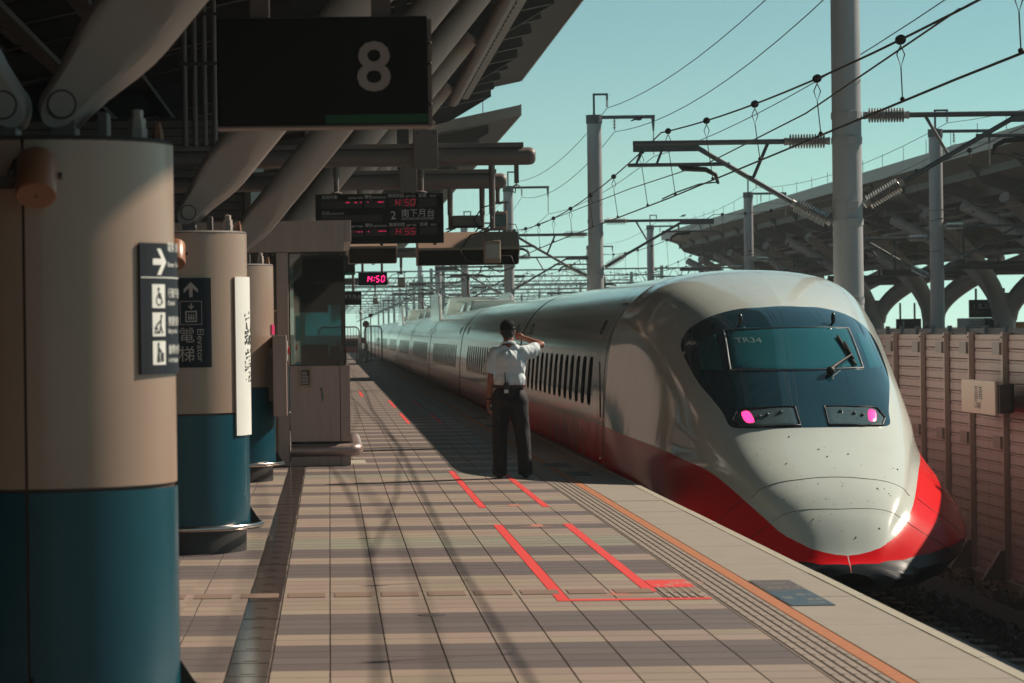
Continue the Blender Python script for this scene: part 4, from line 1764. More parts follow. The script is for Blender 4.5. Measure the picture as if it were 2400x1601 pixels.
r0_ = mb.build('lightning_rod', m_cat, oc, org=(OE + .05, OY0 + L, OZ), local=True)
for i in range(2, n):
    inst(r0_, 'lightning_rod', oc, (OE + .05, OY0 + i * L, OZ))
mb = MB()
poly = [(.7, -.004), (1.3, -.55), (4, -.62), (10, -.62), (10, -.004), (6, -.004), (3, -.004)]
mb.prism([(u, zo(OE + u) - OZ + v) for u, v in poly], lambda u, v, h: (u, h, v), -.10, .10)
q0 = mb.build('rib', m_opd, oc, org=(OE, OY0 + 2, OZ), local=True)
for i in range(1, 22):
    inst(q0, 'rib', oc, (OE, OY0 + 2 + i * 7.7, OZ))
mb = MB()
for k in range(6):
    x = 25.2 + k * 1.6
    mb.box(x - .06, x + .06, OY0 + .5, OY1 - .5, zo(x) - .30, zo(x) - .005)
mb.build('purlin', m_opd, oc)
mb = MB()
mb.tube([(26.4, OY0, 5.9), (26.4, OY1 - 8, 5.9)], .13, 8)
mb.tube([(30.2, OY0, 4.9), (30.2, OY1 - 8, 4.9)], .16, 8)
mb.build('long_pipe', m_opc, oc, smooth=50)
TY = [101, 116, 131, 146.5, 162, 177.5, 193, 208]
tl = ['right of the frame', 'partly cut by the right edge of the picture', 'right of the dark display board', 'behind the number 3 sign', 'just right of the big mast', 'far behind the train windscreen', 'farther along the opposite platform', 'at the far end of the opposite platform']


def tree_col(y, label):
    t = thing('branching_column', label, 'column', (28.8, y, 0), 'branching columns of the opposite platform')
    mb = MB()
    mb.lathe([(.46, 0), (.44, 2.2), (.40, 3.0)], (28.8, y, 0), 24)
    mb.build('trunk', m_tree, t, smooth=50)
    for sd in (-1, 1):
        for dy in (-3.6, 3.6):
            mb = MB()
            P = []
            for i in range(13):
                f = i / 12
                x = 28.8 + sd * (.16 + 3.9 * f ** 1.55)
                P.append((x, y + dy * f ** 1.4, 1.9 + (4.4 if sd < 0 else 3.0) * f ** .80))
            mb.tube(P, [.36 - .13 * i / 12 for i in range(13)], 14)
            mb.build('branch', m_tree, t, smooth=50)
    mb = MB()
    mb.tube([(28.35, y - .5, 1.6), (28.35, y - .58, 1.5)], .12, 8)
    mb.build('lamp', m_mid, t)
    return t


tc0 = tree_col(TY[0], 'branching column of the opposite platform ' + tl[0])
for i in range(1, 8):
    dup(tc0, (0, TY[i] - TY[0], 0), 'branching column of the opposite platform ' + tl[i])
mb = MB()
for k in range(7):
    y = 96 + k * 15.4
    mb.tube([(25.6, y, 4.1), (33, y, 4.1)], .16, 8)
    for x in (26.2, 31.0):
        mb.box(x - .05, x + .05, y - .05, y + .05, 4.2, 5.6)
tag(mb.build('services_beam', m_opd), 'dark beams carrying signs under the opposite canopy', 'beam')


def board(name, label, x0, x1, y, z0, z1, txt, sz, m=m_board, hang=None):
    t = thing(name, label, 'sign', ((x0 + x1) / 2, y, z0))
    MB().box(x0, x1, y, y + .16, z0, z1).build('panel', m, t, bevel=.01)
    mb = MB()
    for (bd, s_, x, z) in txt:
        mb.text(bd, s_, lambda u, v, h, x=x, z=z: (x + u, y - .004, z + v))
    if txt:
        mb.build('lettering', m_greyink, t)
    if hang:
        mb = MB()
        for x in hang[0]:
            mb.tube([(x, y + .08, z1), (x, y + .08, hang[1])], .05, 8)
        mb.build('hanger', m_mid, t)
    return t


# sizes from their distance: sign "3"
board('hanging_sign', 'dark sign with a 3 on the opposite platform', 27.5, 28.7, 149.0, 1.50, 1.98, [('3', .38, 27.72, 1.60)], .3, hang=((27.7, 28.4), 2.75))
board('totem_sign', 'tall dark totem with a 1 on the opposite platform', 28.75, 29.15, 148.8, 0.0, 2.25, [('1', .22, 28.90, 1.98), ('2 1', .13, 28.80, 1.72)], .2)
board('hanging_sign', 'dark display board under the opposite canopy', 27.4, 29.15, 131.5, 1.95, 2.72, [('1 北上月台', .24, 27.55, 2.36), ], .2, hang=((27.7, 28.9), 3.2))
t = thing('kiosk', 'grey kiosk with white ribs on the opposite platform', 'kiosk', (29.0, 138, 0))
MB().box(28.6, 29.6, 137.5, 140, 0, 1.95).build('wall', m_bluegrey, t)
mb = MB()
for i in range(14):
    mb.box(28.6, 29.35, 137.47, 137.498, .05 + i * .135, .15 + i * .135)
mb.build('cladding_slat', mat('pale_slat', (.45, .45, .44), .6), t)
MB().box(29.36, 29.9, 137.3, 137.49, 0, 1.95).build('side_panel', m_board, t)
for i, (x0, x1, y, z1, mm, lb) in enumerate(((29.95, 30.45, 134, 1.75, m_orangep, 'narrow orange doorway beside the grey kiosk'), (28.15, 28.9, 112, 1.75, m_orangep, 'orange shop front at the right edge of the picture'))):
    t = thing('doorway', lb, 'door', (x0, y, 0))
    MB().box(x0, x1, y, y + .3, 0, z1).build('leaf', mm, t)
    MB().box(x0 - .22, x0 - .01, y - .05, y + .3, 0, z1 + .12).build('frame', m_dark, t)
    if i == 1:
        mb = MB()
        for k in range(6):
            mb.box(x0 - .62, x0 - .26, y, y + .1, .1 + k * .28, .32 + k * .28)
        mb.build('pane', m_win, t)
t = thing('ticket_machine', 'small white machine standing before the grey kiosk', 'machine', (28.6, 135, 0))
MB().box(28.45, 28.66, 134.6, 134.9, 0, 1.05).build('case', m_white, t, bevel=.02)
MB().box(28.50, 28.61, 134.58, 134.6, .55, .75).build('screen', m_ink, t)
#PART3
# ================================================================== SERVICES BEAMS AND HANGING THINGS
def services_beam(y, xl, xr, label, plate=None, posts=(), channel=True):
    t = thing('services_beam', label, 'beam', (0, y, 3.95), 'round beams carrying signs and lamps')
    n = 10
    pts = [(xl, y, 3.955), (xr - .10, y, 3.955)] + [(xr - .10 + .10 * math.sin(PI / 2 * i / 6), y, 3.955) for i in range(1, 7)]
    rs = [.117, .117] + [max(.012, .117 * math.cos(PI / 2 * i / 6) ** .45) for i in range(1, 7)]
    MB().tube(pts, rs, 24).build('pipe', m_mid, t, smooth=40)
    if channel:
        MB().box(xl, xr - .16, y - .06, y + .06, 4.072, 4.135).build('channel', m_mid, t, bevel=.006)
    if plate:
        x0, x1, z0, z1 = plate
        MB().box(x0, x1, y - .20, y - .125, z0, z1).build('clamp_plate', m_mid, t, bevel=.008)
        mb = MB()
        for xx in (x0 + .05, x1 - .05):
            mb.tube([(xx, y - .215, z1 - .05), (xx, y - .195, z1 - .05)], .014, 6)
        mb.build('plate_bolt', m_wire, t)
        MB().box((x0 + x1) / 2 - .16, (x0 + x1) / 2 + .02, y - .05, y + .05, 4.14, 6.85).build('drop_post', m_dark, t)
    for (px_, zl) in posts:
        mb = MB()
        mb.tube([(px_, y, 3.86), (px_, y, zl + .22), ], .042, 12)
        mb.tube([(px_, y, zl + .25), (px_, y, zl)], .033, 12)
        mb.lathe([(.033, 0), (.075, 0), (.075, .012), (.033, .03)], (px_, y, zl), 12)
        for zz in (zl + .30, zl + .17):
            mb.ball((px_ - .01, y - .045, zz), .016, 6)
        mb.build('post', m_mid, t, smooth=40)
    return t


B1, B2 = 40.4, 47.0
b1 = services_beam(B1, -7, 2.74, 'nearest round services beam with the departure board under it', (1.13, 1.45, 3.79, 4.31), [(.115, 3.49), (1.23, 3.49), (2.16, 2.98)])
mb = MB()
mb.box(2.455, 2.515, B1 - .02, B1 + .02, 3.60, 3.86)
mb.tube([(2.485, B1, 3.60)] + [(2.485 + .055 * math.sin(a), B1, 3.52 + .06 * math.cos(a)) for a in [i * .5 + 3.6 for i in range(9)]], .008, 5)
mb.build('cable_hook', m_mid, b1)
services_beam(B2, -7, 2.74, 'second round services beam behind the departure board', (1.10, 1.36, 3.80, 4.22), [(0.0, 3.3), (.49, 3.3), (1.87, 3.22), (2.36, 3.22), (2.60, 3.60)])
services_beam(90.0, -7, 2.74, 'third services beam, far along the platform above the clock', None, [(2.12, 3.35)])
services_beam(140.0, -7, 2.74, 'farthest services beam near the platform end', None, [(2.1, 3.3)])
t = thing('conduit', 'bundle of vertical pipes hanging left of the number 8 sign', 'pipe', (-1.7, 40.2, 4.2))
for xx in (-1.86, -1.73, -1.60, -1.47):
    mb = MB()
    mb.tube([(xx, 40.35, 4.14), (xx, 40.35, 4.30), (xx, 40.35, 6.6)], [.040, .034, .034], 12)
    mb.build('pipe', m_mid, t, smooth=40)
mb = MB()
for zz in (5.2, 5.85):
    mb.box(-1.95, -1.40, 40.29, 40.32, zz, zz + .04)
mb.build('bracket', m_dark, t)

# number 8 sign
Y8 = 15.1
t = thing('platform_number_sign', 'large dark hanging sign with a number 8 and a green stripe', 'sign', (0, Y8, 2.68))
MB().box(-.535, .50, Y8, Y8 + .20, 2.682, 3.215).build('panel', m_board, t, bevel=.006)
mb = MB()
mb.box(-.538, .503, Y8 - .004, Y8 + .205, 2.672, 2.6815)
mb.box(.5005, .520, Y8 + .01, Y8 + .20, 2.672, 3.20)
mb.build('edge_trim', m_mid, t)
MB().box(-.005, .497, Y8 - .0025, Y8 - .0005, 2.69, 2.733).build('green_stripe', m_green, t)
mb = MB()
mb.text('8', .342, lambda u, v, h: (.235 + u, Y8 - .003, 2.852 + v), align='CENTER', off=.005, xs=1.04)
mb.build('lettering', mat('warm_grey_lettering', (.40, .335, .32), .6), t)
mb = MB()
for zz in (2.78, 2.98, 3.08):
    mb.ball((.512, Y8 - .0, zz), .009, 6)
mb.build('screw', m_wire, t)
mb = MB()
for xx in (-.325, .275):
    mb.box(xx - .048, xx + .048, Y8 + .06, Y8 + .14, 3.2155, 6.9)
mb.build('hanger', m_brown if False else mat('brown_hanger', (.20, .12, .11), .5), t)

# departure board
YB = B1 - .06
t = thing('departure_board', 'black departure board with red 14:50 and 14:55 digits', 'display board', (.68, YB, 2.83))
MB().box(-.165, 1.518, YB, YB + .18, 2.83, 3.485).build('case', m_board, t, bevel=.008)
S = 1.683 / (2000 - 222)          # metres per pixel of the measured board
bx = lambda p: -.165 + (p - 222) * S
bz = lambda p, x: 3.485 - (p - 92) * S + 0.0
fnB = lambda h0: (lambda u, v, h: (u, YB - h0, v))
mb = MB()
for (x0, x1, y0, y1) in ((305, 870, 190, 290), (905, 1195, 185, 285), (1245, 1610, 170, 275), (1655, 1905, 170, 275), (310, 1150, 385, 480), (315, 880, 590, 690), (910, 1200, 585, 680), (1250, 1625, 570, 680), (1665, 1910, 565, 670)):
    mb.add([(bx(x0), YB - .002, bz(y1, 0)), (bx(x1), YB - .002, bz(y1, 0)), (bx(x1), YB - .002, bz(y0, 0)), (bx(x0), YB - .002, bz(y0, 0))], [(0, 1, 2, 3)])
mb.build('led_field', m_ledoff, t)
mb = MB()
for (txt, sz, x, y) in (('本班列車', 56, 308, 162), ('開往', 56, 903, 160), ('開車時間', 56, 1230, 152), ('延遲', 56, 1652, 150), ('訊息', 56, 310, 380), ('下班列車', 56, 312, 562), ('開往', 56, 908, 556), ('開車時間', 56, 1238, 552), ('延遲', 56, 1666, 548),
                        ('南下月台', 118, 1408, 415)):
    mb.text(txt, sz * S, lambda u, v, h, x=x, y=y: (bx(x) + u, YB - .003, bz(y, 0) + v + .004))
for (txt, sz, x, y) in (('ARRIVAL TRAIN', 40, 680, 162), ('DESTINATION', 40, 1020, 160), ('DEPT TIME', 40, 1475, 150), ('DELAY', 40, 1812, 148), ('INFORMATION', 40, 425, 378), ('NEXT TRAIN', 40, 715, 558), ('DESTINATION', 40, 1026, 556), ('DEPT TIME', 40, 1480, 552), ('DELAY', 40, 1815, 546),
                        ('SOUTHBOUND PLATFORM', 46, 1415, 462)):
    mb.text(txt, sz * S, lambda u, v, h, x=x, y=y: (bx(x) + u, YB - .003, bz(y, 0) + v), xs=.72 if sz == 40 else .80)
mb.text('2', 160 * S, lambda u, v, h: (bx(1262) + u, YB - .003, bz(450, 0) + v))
mb.build('lettering', m_greyink, t)
mb = MB()
for row, y in (('14:50', 268), ('14:55', 668)):
    for i, ch in enumerate(row):
        x = [1280, 1335, 1405, 1455, 1540][i]
        seg7(mb, ch, bx(x), bz(y, 0), (58 if ch != ':' else 30) * S, 92 * S, lambda u, v, h: (u, YB - .004, v), th=5 * S)
mb.build('digits', m_leddim, t)
mb = MB()
rr = random.Random(2)
for (x0, x1, y) in ((650, 700, 212), (765, 800, 212), (845, 860, 212), (945, 958, 212), (1090, 1170, 210), (320, 400, 500), (440, 468, 500), (550, 605, 500), (650, 720, 620), (745, 755, 618), (795, 825, 620), (850, 865, 618), (950, 965, 616), (1092, 1190, 614)):
    x = x0
    while x < x1:
        w_ = rr.uniform(5, 12)
        hh = rr.uniform(4, 9)
        mb.add([(bx(x), YB - .004, bz(y + hh, 0)), (bx(x + w_), YB - .004, bz(y + hh, 0)), (bx(x + w_), YB - .004, bz(y - hh, 0)), (bx(x), YB - .004, bz(y - hh, 0))], [(0, 1, 2, 3)])
        x += w_ + rr.uniform(2, 6)
mb.build('lit_leds', m_led, t)
mb = MB()
for xx in (-.05, .7, 1.4):
    mb.box(xx - .02, xx + .02, YB + .05, YB + .12, 2.805, 2.829)
mb.build('latch', m_wire, t)


# screens under their hoods
def screen(label, x0, x1, y, z0, z1):
    t = thing('screen_housing', label, 'screen', ((x0 + x1) / 2, y, z0))
    MB().prism([(y + .20, z0), (y - .10, z0 + .20), (y - .10, z0 + .235), (y + .30, z1), (y + .75, z1), (y + .75, z0)], lambda u, v, h: (h, u, v), x0, x1).build('hood', m_beige, t, bevel=.01)
    MB().prism([(y + .185, z0 - .005), (y - .112, z0 + .197), (y - .105, z0 + .200), (y + .195, z0 - .002)], lambda u, v, h: (h, u, v), x0 + .02, x1 - .02).build('screen', m_board, t)
    return t


screen('hooded dark screen hanging right of the departure board', 1.27, 2.73, 43.9, 2.62, 3.09)
screen('dark screen hanging under the left part of the departure board', .28, .98, 43.9, 2.66, 3.0)
t = thing('equipment_tray', 'steel tray hung between two posts under the second beam', 'tray', (2.1, B2, 3.25))
MB().box(1.90, 2.33, B2 - .12, B2 + .12, 3.27, 3.43).build('tray', m_mid, t, bevel=.008)
mb = MB()
mb.box(1.88, 2.36, B2 - .16, B2 + .16, 3.245, 3.269)
mb.tube([(1.95, B2, 3.245), (1.75, B2 - .1, 3.15), (1.6, B2, 3.2), (1.5, B2, 3.3)], .012, 5)
mb.tube([(2.3, B2, 3.245), (2.2, B2 - .2, 3.12), (2.45, B2 - .1, 3.25), (2.6, B2, 3.5)], .012, 5)
mb.build('cable', m_wire, t, smooth=60)


def lamp(label, x, y, z, s=1.0, open_=True):
    t = thing('flood_lamp', label, 'lamp', (x, y, z), 'box lamps under the beams')
    MB().box(x - .105 * s, x + .115 * s, y - .07, y + .09, z - .15 * s, z + .15 * s).build('case', mat('tan_case', (.50, .34, .24), .5, var=.1) if 'tan_case' not in bpy.data.materials else bpy.data.materials['tan_case'], t, bevel=.018 * s)
    MB().box(x - .09 * s, x + .10 * s, y - .082, y - .0705, z - .09 * s, z + .10 * s).build('glass', m_paper if open_ else m_win, t, bevel=.004)
    mb = MB()
    mb.box(x - .10 * s, x - .08 * s, y - .02, y + .02, z + .15 * s, z + .28 * s)
    mb.box(x + .09 * s, x + .11 * s, y - .02, y + .02, z + .15 * s, z + .28 * s)
    mb.box(x - .13 * s, x + .14 * s, y - .04, y + .04, z + .28 * s, z + .31 * s)
    mb.build('yoke', m_mid, t)
    mb = MB()
    mb.tube([(x - .03 * s, y, z + .28 * s), (x - .28 * s, y - .05, z + .22 * s), (x - .42 * s, y - .08, z + .02), (x - .33 * s, y - .08, z - .12 * s), (x - .1 * s, y, z - .13 * s)], .012 * s, 6)
    mb.tube([(x + .1 * s, y, z - .05 * s), (x + .25 * s, y - .05, z - .06 * s), (x + .30 * s, y - .05, z - .20 * s), (x + .1 * s, y - .05, z - .27 * s), (x - .1 * s, y - .03, z - .18 * s)], .008 * s, 6)
    mb.build('cable', m_wire, t, smooth=60)
    return t


lamp('box lamp with a white face and cable loop in front of the hooded screen', 2.145, B1 - .05, 2.70)
lamp('tan box lamp lit by the sun under the end of the second beam', 2.62, B2 - .1, 3.34, .95, False)
lamp('far small box lamp right of the red 14:50 clock', 2.12, 90, 3.12)
lamp('farthest tiny box lamp above the platform end', 2.1, 140, 3.1)

# clock
YC = 60.0
t = thing('platform_clock', 'small dark hanging clock showing 14:50 in bright red', 'clock', (.86, YC, 2.58))
MB().box(.575, 1.14, YC, YC + .15, 2.585, 2.835).build('case', m_navy, t, bevel=.01)
mb = MB()
for xx in (.66, 1.04):
    mb.tube([(xx, YC + .07, 2.835), (xx, YC + .07, 3.9)], .025, 8)
mb.build('hanger', m_mid, t)
MB().tube([(-5, YC + .07, 3.95), (1.2, YC + .07, 3.95)], .06, 10).build('support_tube', m_mid, t, smooth=50)
mb = MB()
for i, ch in enumerate('14:50'):
    x = [.690, .765, .858, .905, 1.01][i]
    seg7(mb, ch, x, 2.64, .075 if ch != ':' else .04, .135, lambda u, v, h: (u, YC - .004, v), th=.020)
mb.build('digits', emit('clock_red', (1.0, .02, .20), 1.6), t)


def hboard(label, x0, x1, y, z0, z1, green=False, txt=None):
    t = thing('hanging_sign', label, 'sign', (x0, y, z0))
    MB().box(x0, x1, y, y + .15, z0, z1).build('panel', m_board, t, bevel=.008)
    if green:
        MB().box(x0 + .5, x1 - .003, y - .004, y - .001, z0 + .01, z0 + .06).build('green_stripe', mat('bright_green', (.0, .16, .08), .5), t)
    if txt:
        mb = MB()
        for (bd, sz, x, z) in txt:
            mb.text(bd, sz, lambda u, v, h, x=x, z=z: (x + u, y - .004, z + v))
        mb.build('lettering', m_greyink, t)
    mb = MB()
    for xx in (x0 + .1, x1 - .2):
        mb.tube([(xx, y + .07, z1), (xx, y + .07, 4.5)], .03, 8)
    mb.build('hanger', m_mid, t)


hboard('far dark sign with a green stripe half hidden by the booth', -.45, .60, 70.0, 2.98, 3.42, True)
hboard('far departure board reading 2 and platform name right of the booth', -.75, .79, 75.0, 2.34, 2.67, False, [('2 南下月台', .115, .24, 2.50)])

# ================================================================== BOOTH
YF = 38.45
bt = thing('booth', 'brown steel and glass staff booth beside the platform', 'booth', (0, YF, 0))
MB().box(-.66, -.515, YF, YF + .14, 0, 2.678).build('post', m_steel, bt, bevel=.006)
mb = MB()
mb.box(-3.2, .195, YF - .02, YF + 4.2, 2.682, 3.07)
mb.box(.1955, .285, YF - .02, YF + 4.2, 2.80, 3.07)
mb.build('fascia', m_steel, bt, bevel=.006)
MB().box(.05, .052, YF - .0225, YF - .0205, 2.684, 3.068).build('fascia_joint', m_seamk, bt)
# counter panels
for (x0, x1) in ((-.505, .118), (.124, .246)):
    MB().box(x0, x1, YF + .005, YF + .05, .305, 1.256).build('counter_panel', m_steel, bt, bevel=.003)
    MB().box(x0, x1, YF + .02, YF + .07, .0, .12).build('plinth_panel', m_steel, bt, bevel=.003)
MB().box(-.50, .244, YF + .052, YF + 4.1, 0.0, 1.25).build('counter_body', m_dark, bt)
mb = MB()
mb.tube([(-.50, YF - .03, .20), (.26, YF - .03, .20), (.30, YF + .0, .20), (.325, YF + .06, .20), (.325, YF + 4.0, .20)], .078, 20)
mb.build('bumper', m_steel, bt, smooth=50)
MB().box(-.50, .24, YF + .04, YF + .1, .121, .30).build('bumper_backing', m_dark, bt)
# glazing
MB().box(-.49, .185, YF + .02, YF + .032, 1.262, 2.675).build('front_glass', m_glass, bt)
MB().box(.178, .190, YF + .034, YF + 2.0, 1.262, 2.675).build('side_glass', m_glass, bt)
MB().box(.178, .190, YF + 2.06, YF + 4.0, 1.262, 2.675).build('side_glass', m_glass, bt)
MB().box(-.49, .17, YF + 4.0, YF + 4.012, 1.262, 2.675).build('back_glass', m_glass, bt)
mb = MB()
mb.box(.186, .200, YF + .008, YF + .034, 1.258, 2.678)
mb.box(-.508, -.491, YF + .01, YF + .045, 1.258, 2.678)
mb.box(-.491, .186, YF + .012, YF + .03, 2.660, 2.6755)
mb.box(-.491, .186, YF + .012, YF + .03, 1.2575, 1.266)
mb.box(.150, .198, YF + 2.0, YF + 2.05, 1.258, 2.678)
mb.build('glazing_frame', m_seamk, bt)
MB().box(-.49, -.02, YF + 3.90, YF + 3.95, 1.95, 2.68).build('back_panel', m_dark, bt)
MB().box(-.015, .176, YF + 3.90, YF + 3.95, 2.05, 2.68).build('back_blind', m_dark, bt)
# solid part left of the post with a dark window
mb = MB()
mb.box(-3.2, -.664, YF + .3, YF + .34, 0, 1.95)
mb.build('side_wall', m_steel, bt)
MB().box(-3.2, -.664, YF + .31, YF + .325, 1.96, 2.68).build('dark_window', m_win, bt)
MB().box(-.645, -.60, YF + .145, YF + .29, 0, 2.68).build('jamb', m_seamk, bt)
# things in and on the booth
t = thing('desk_equipment', 'dark desk equipment seen through the booth glass', 'equipment', (-.1, YF + .5, 1.25))
MB().box(-.36, -.02, YF + .35, YF + .39, 1.30, 1.52).build('monitor', m_board, t, bevel=.01)
MB().box(.0, .13, YF + .5, YF + .8, 1.252, 1.50).build('cabinet', m_black, t, bevel=.01)
MB().box(-.36, .0, YF + .45, YF + .9, 1.252, 1.40).build('console', m_black, t, bevel=.02)
MB().box(-.22, -.16, YF + .37, YF + .42, 1.252, 1.30).build('stand', m_black, t)
mb = MB()
rp = random.Random(4)
mb.prism([(-.36, .0), (-.15, -.06), (.02, .02), (-.14, .16)], lambda u, v, h: (u, YF + .15 + v, 1.256 + h + .02 * abs(u + .15)), 0, .012)
tag(mb.build('paper', m_paper), 'sheets of white paper lying behind the booth glass', 'paper')
t = thing('notice_holder', 'small framed notice on the front of the booth counter', 'notice', (-.3, YF, 1.1))
mb = MB()
for (x0, x1, z0, z1) in ((-.395, -.232, 1.205, 1.240), (-.395, -.232, .985, 1.015), (-.395, -.367, 1.0155, 1.2045), (-.258, -.232, 1.0155, 1.2045)):
    mb.box(x0, x1, YF - .012, YF + .004, z0, z1)
mb.build('frame', mat('beige_plastic', (.55, .42, .34), .5), t, bevel=.003)
MB().box(-.3665, -.2585, YF - .004, YF + .003, 1.016, 1.204).build('sheet', mat('brown_sheet', (.10, .07, .06), .5), t)
mb = MB()
for i in range(9):
    mb.box(-.36, -.265 - rp.uniform(0, .03), YF - .006, YF - .0045, 1.03 + i * .018, 1.037 + i * .018)
mb.build('text_line', m_greyink, t)
t = thing('hanging_key', 'key with a teal tag hanging on the booth counter', 'key', (-.11, YF, .9))
MB().tube([(-.115, YF - .006, .965), (-.115, YF + .004, .965)], .017, 12).build('lock', m_mid, t)
mb = MB()
mb.tube([(-.115, YF - .012, .96), (-.108, YF - .014, .93), (-.105, YF - .012, .90)], .006, 6)
mb.build('key_ring', m_cat, t)
MB().prism([(-.118, .90), (-.098, .905), (-.09, .83), (-.095, .80), (-.108, .84)], lambda u, v, h: (u, YF - .014 + h, v), 0, .008).build('key_tag', m_tealg, t)
t = thing('wall_cabinet', 'tall brushed steel cabinet with a red button between third column and booth', 'cabinet', (-.56, 34.3, .74))
MB().box(-.64, -.487, 34.30, 34.75, .74, 1.645).build('case', m_steel, t, bevel=.006)
MB().box(-.70, -.60, 34.55, 34.7, .9, 1.5).build('mount', m_mid, t)
mb = MB()
mb.box(-.4865, -.474, 34.36, 34.6, 1.36, 1.58)
mb.build('plate', m_white, t)
MB().tube([(-.474, 34.45, 1.47), (-.452, 34.45, 1.47)], .038, 12).build('red_button', mat('red_plastic', (.5, .01, .02), .4), t, smooth=40)

# ================================================================== THINGS ON THE COLUMNS
def wrapper(y, off):
    # arc length u from the point that faces the camera line (towards -Y), z
    R_ = CR + off
    return lambda u, v, h: (CXX + (R_ + h) * math.sin(u / R_), y - (R_ + h) * math.cos(u / R_), v)


def curved_panel(mb, y, a0, a1, z0, z1, off, n=16, th=.008):
    R0, R1 = CR + off, CR + off + th
    vs = []
    for i in range(n + 1):
        a = a0 + (a1 - a0) * i / n
        for (rr_, zz) in ((R0, z0), (R1, z0), (R1, z1), (R0, z1)):
            vs.append((CXX + rr_ * math.sin(a), y - rr_ * math.cos(a), zz))
    fs = []
    for i in range(n):
        for q in range(4):
            fs.append((4 * i + q, 4 * i + (q + 1) % 4, 4 * i + 4 + (q + 1) % 4, 4 * i + 4 + q))
    fs += [(3, 2, 1, 0), (4 * n, 4 * n + 1, 4 * n + 2, 4 * n + 3)]
    mb.add(vs, fs)


D2 = math.radians
c1, c2, c3 = CY[0], CY[1], CY[2]
# accessible route sign on the nearest column
t = thing('guide_sign', 'navy sign with arrow and three white pictograms on the nearest column', 'sign', (CXX + .45, c1 - .35, 1.77))
mb = MB()
curved_panel(mb, c1, D2(50.5), D2(122), 1.505, 2.03, .004)
mb.build('panel', m_navy, t)
W = wrapper(c1, .0135)
uL = CR * D2(50.5)
mb = MB()
ax = uL + .125 + .02
def arrow(mb, W, cx, cz, s, ang=0.0):
    sh = [(-.42, -.10), (.10, -.10), (-.18, -.42), (.06, -.42), (.46, 0), (.06, .42), (-.18, .42), (.10, .10), (-.42, .10)]
    ca, sa = math.cos(ang), math.sin(ang)
    pts = [((x * ca - y * sa) * s, (x * sa + y * ca) * s) for x, y in sh]
    mb.add([W(cx + x, cz + y, 0) for x, y in pts], [(0, 1, 7, 8), (1, 2, 3, 4), (7, 4, 5, 6), (1, 4, 7)])
arrow(mb, W, uL + .145, 1.955, .125)
def rect(mb, W, x0, x1, z0, z1, h=0):
    n = max(1, int((x1 - x0) / .03))
    vs = []
    for i in range(n + 1):
        x = x0 + (x1 - x0) * i / n
        vs += [W(x, z0, h), W(x, z1, h)]
    mb.add(vs, [(2 * i, 2 * i + 2, 2 * i + 3, 2 * i + 1) for i in range(n)])
rect(mb, W, uL + .015, uL + .62, 1.890, 1.894)
ZR = [1.77, 1.657, 1.543]
for z in ZR:
    rect(mb, W, uL + .085, uL + .185, z, z + .095)
for z, tx in zip([1.955] + ZR, ('電梯 / 廁所', '行動不便者', '推嬰兒車', '攜帶大件行李')):
    mb.text(tx, .042, lambda u, v, h, z=z: W(uL + .215 + u, z + .045 + v, 0))
for z, tx in zip([1.925] + ZR, ('Elevator / Toilet', 'Disabled', 'Baby stroller', 'Large luggage')):
    mb.text(tx, .026, lambda u, v, h, z=z: W(uL + .215 + u, z + .012 + v, 0))
mb.build('lettering', m_white, t)
mb = MB()
def disc(mb, W, cx, cz, r, h=.001, n=10, r2=0):
    if r2:
        vs = [W(cx + q * math.cos(2 * PI * i / n), cz + q * math.sin(2 * PI * i / n), h) for i in range(n) for q in (r, r2)]
        mb.add(vs, [(2 * i, 2 * ((i + 1) % n), 2 * ((i + 1) % n) + 1, 2 * i + 1) for i in range(n)])
    else:
        mb.add([W(cx + r * math.cos(2 * PI * i / n), cz + r * math.sin(2 * PI * i / n), h) for i in range(n)], [tuple(range(n))])
def stroke(mb, W, a, b, w_, h=.001):
    dx, dz = b[0] - a[0], b[1] - a[1]
    L_ = math.hypot(dx, dz) or 1
    nx, nz = -dz / L_ * w_ / 2, dx / L_ * w_ / 2
    mb.add([W(a[0] + nx, a[1] + nz, h), W(a[0] - nx, a[1] - nz, h), W(b[0] - nx, b[1] - nz, h), W(b[0] + nx, b[1] + nz, h)], [(0, 1, 2, 3)])
bxx = uL + .135
z = ZR[0]
disc(mb, W, bxx - .004, z + .076, .008)
disc(mb, W, bxx, z + .032, .024, n=16, r2=.018)
for a, b in (((-.004, .066), (-.002, .040)), ((-.002, .042), (.018, .040)), ((.018, .040), (.026, .018)), ((-.003, .055), (.016, .055))):
    stroke(mb, W, (bxx + a[0], z + a[1]), (bxx + b[0], z + b[1]), .008)
z = ZR[1]
disc(mb, W, bxx + .016, z + .080, .008)
for a, b in (((.014, .072), (.010, .040)), ((.010, .042), (.026, .010)), ((.010, .042), (-.002, .010)), ((.012, .064), (-.012, .050)), ((-.012, .050), (-.034, .030)), ((-.034, .030), (-.012, .030))):
    stroke(mb, W, (bxx + a[0], z + a[1]), (bxx + b[0], z + b[1]), .009)
disc(mb, W, bxx - .03, z + .016, .007)
disc(mb, W, bxx - .012, z + .016, .007)
z = ZR[2]
disc(mb, W, bxx - .010, z + .082, .008)
for a, b in (((-.010, .074), (-.010, .040)), ((-.012, .042), (-.016, .010)), ((-.008, .042), (-.004, .010)), ((-.010, .066), (.012, .050))):
    stroke(mb, W, (bxx + a[0], z + a[1]), (bxx + b[0], z + b[1]), .012)
rect(mb, W, bxx + .008, bxx + .032, z + .012, z + .048, .001)
mb.build('pictogram', m_ink, t)

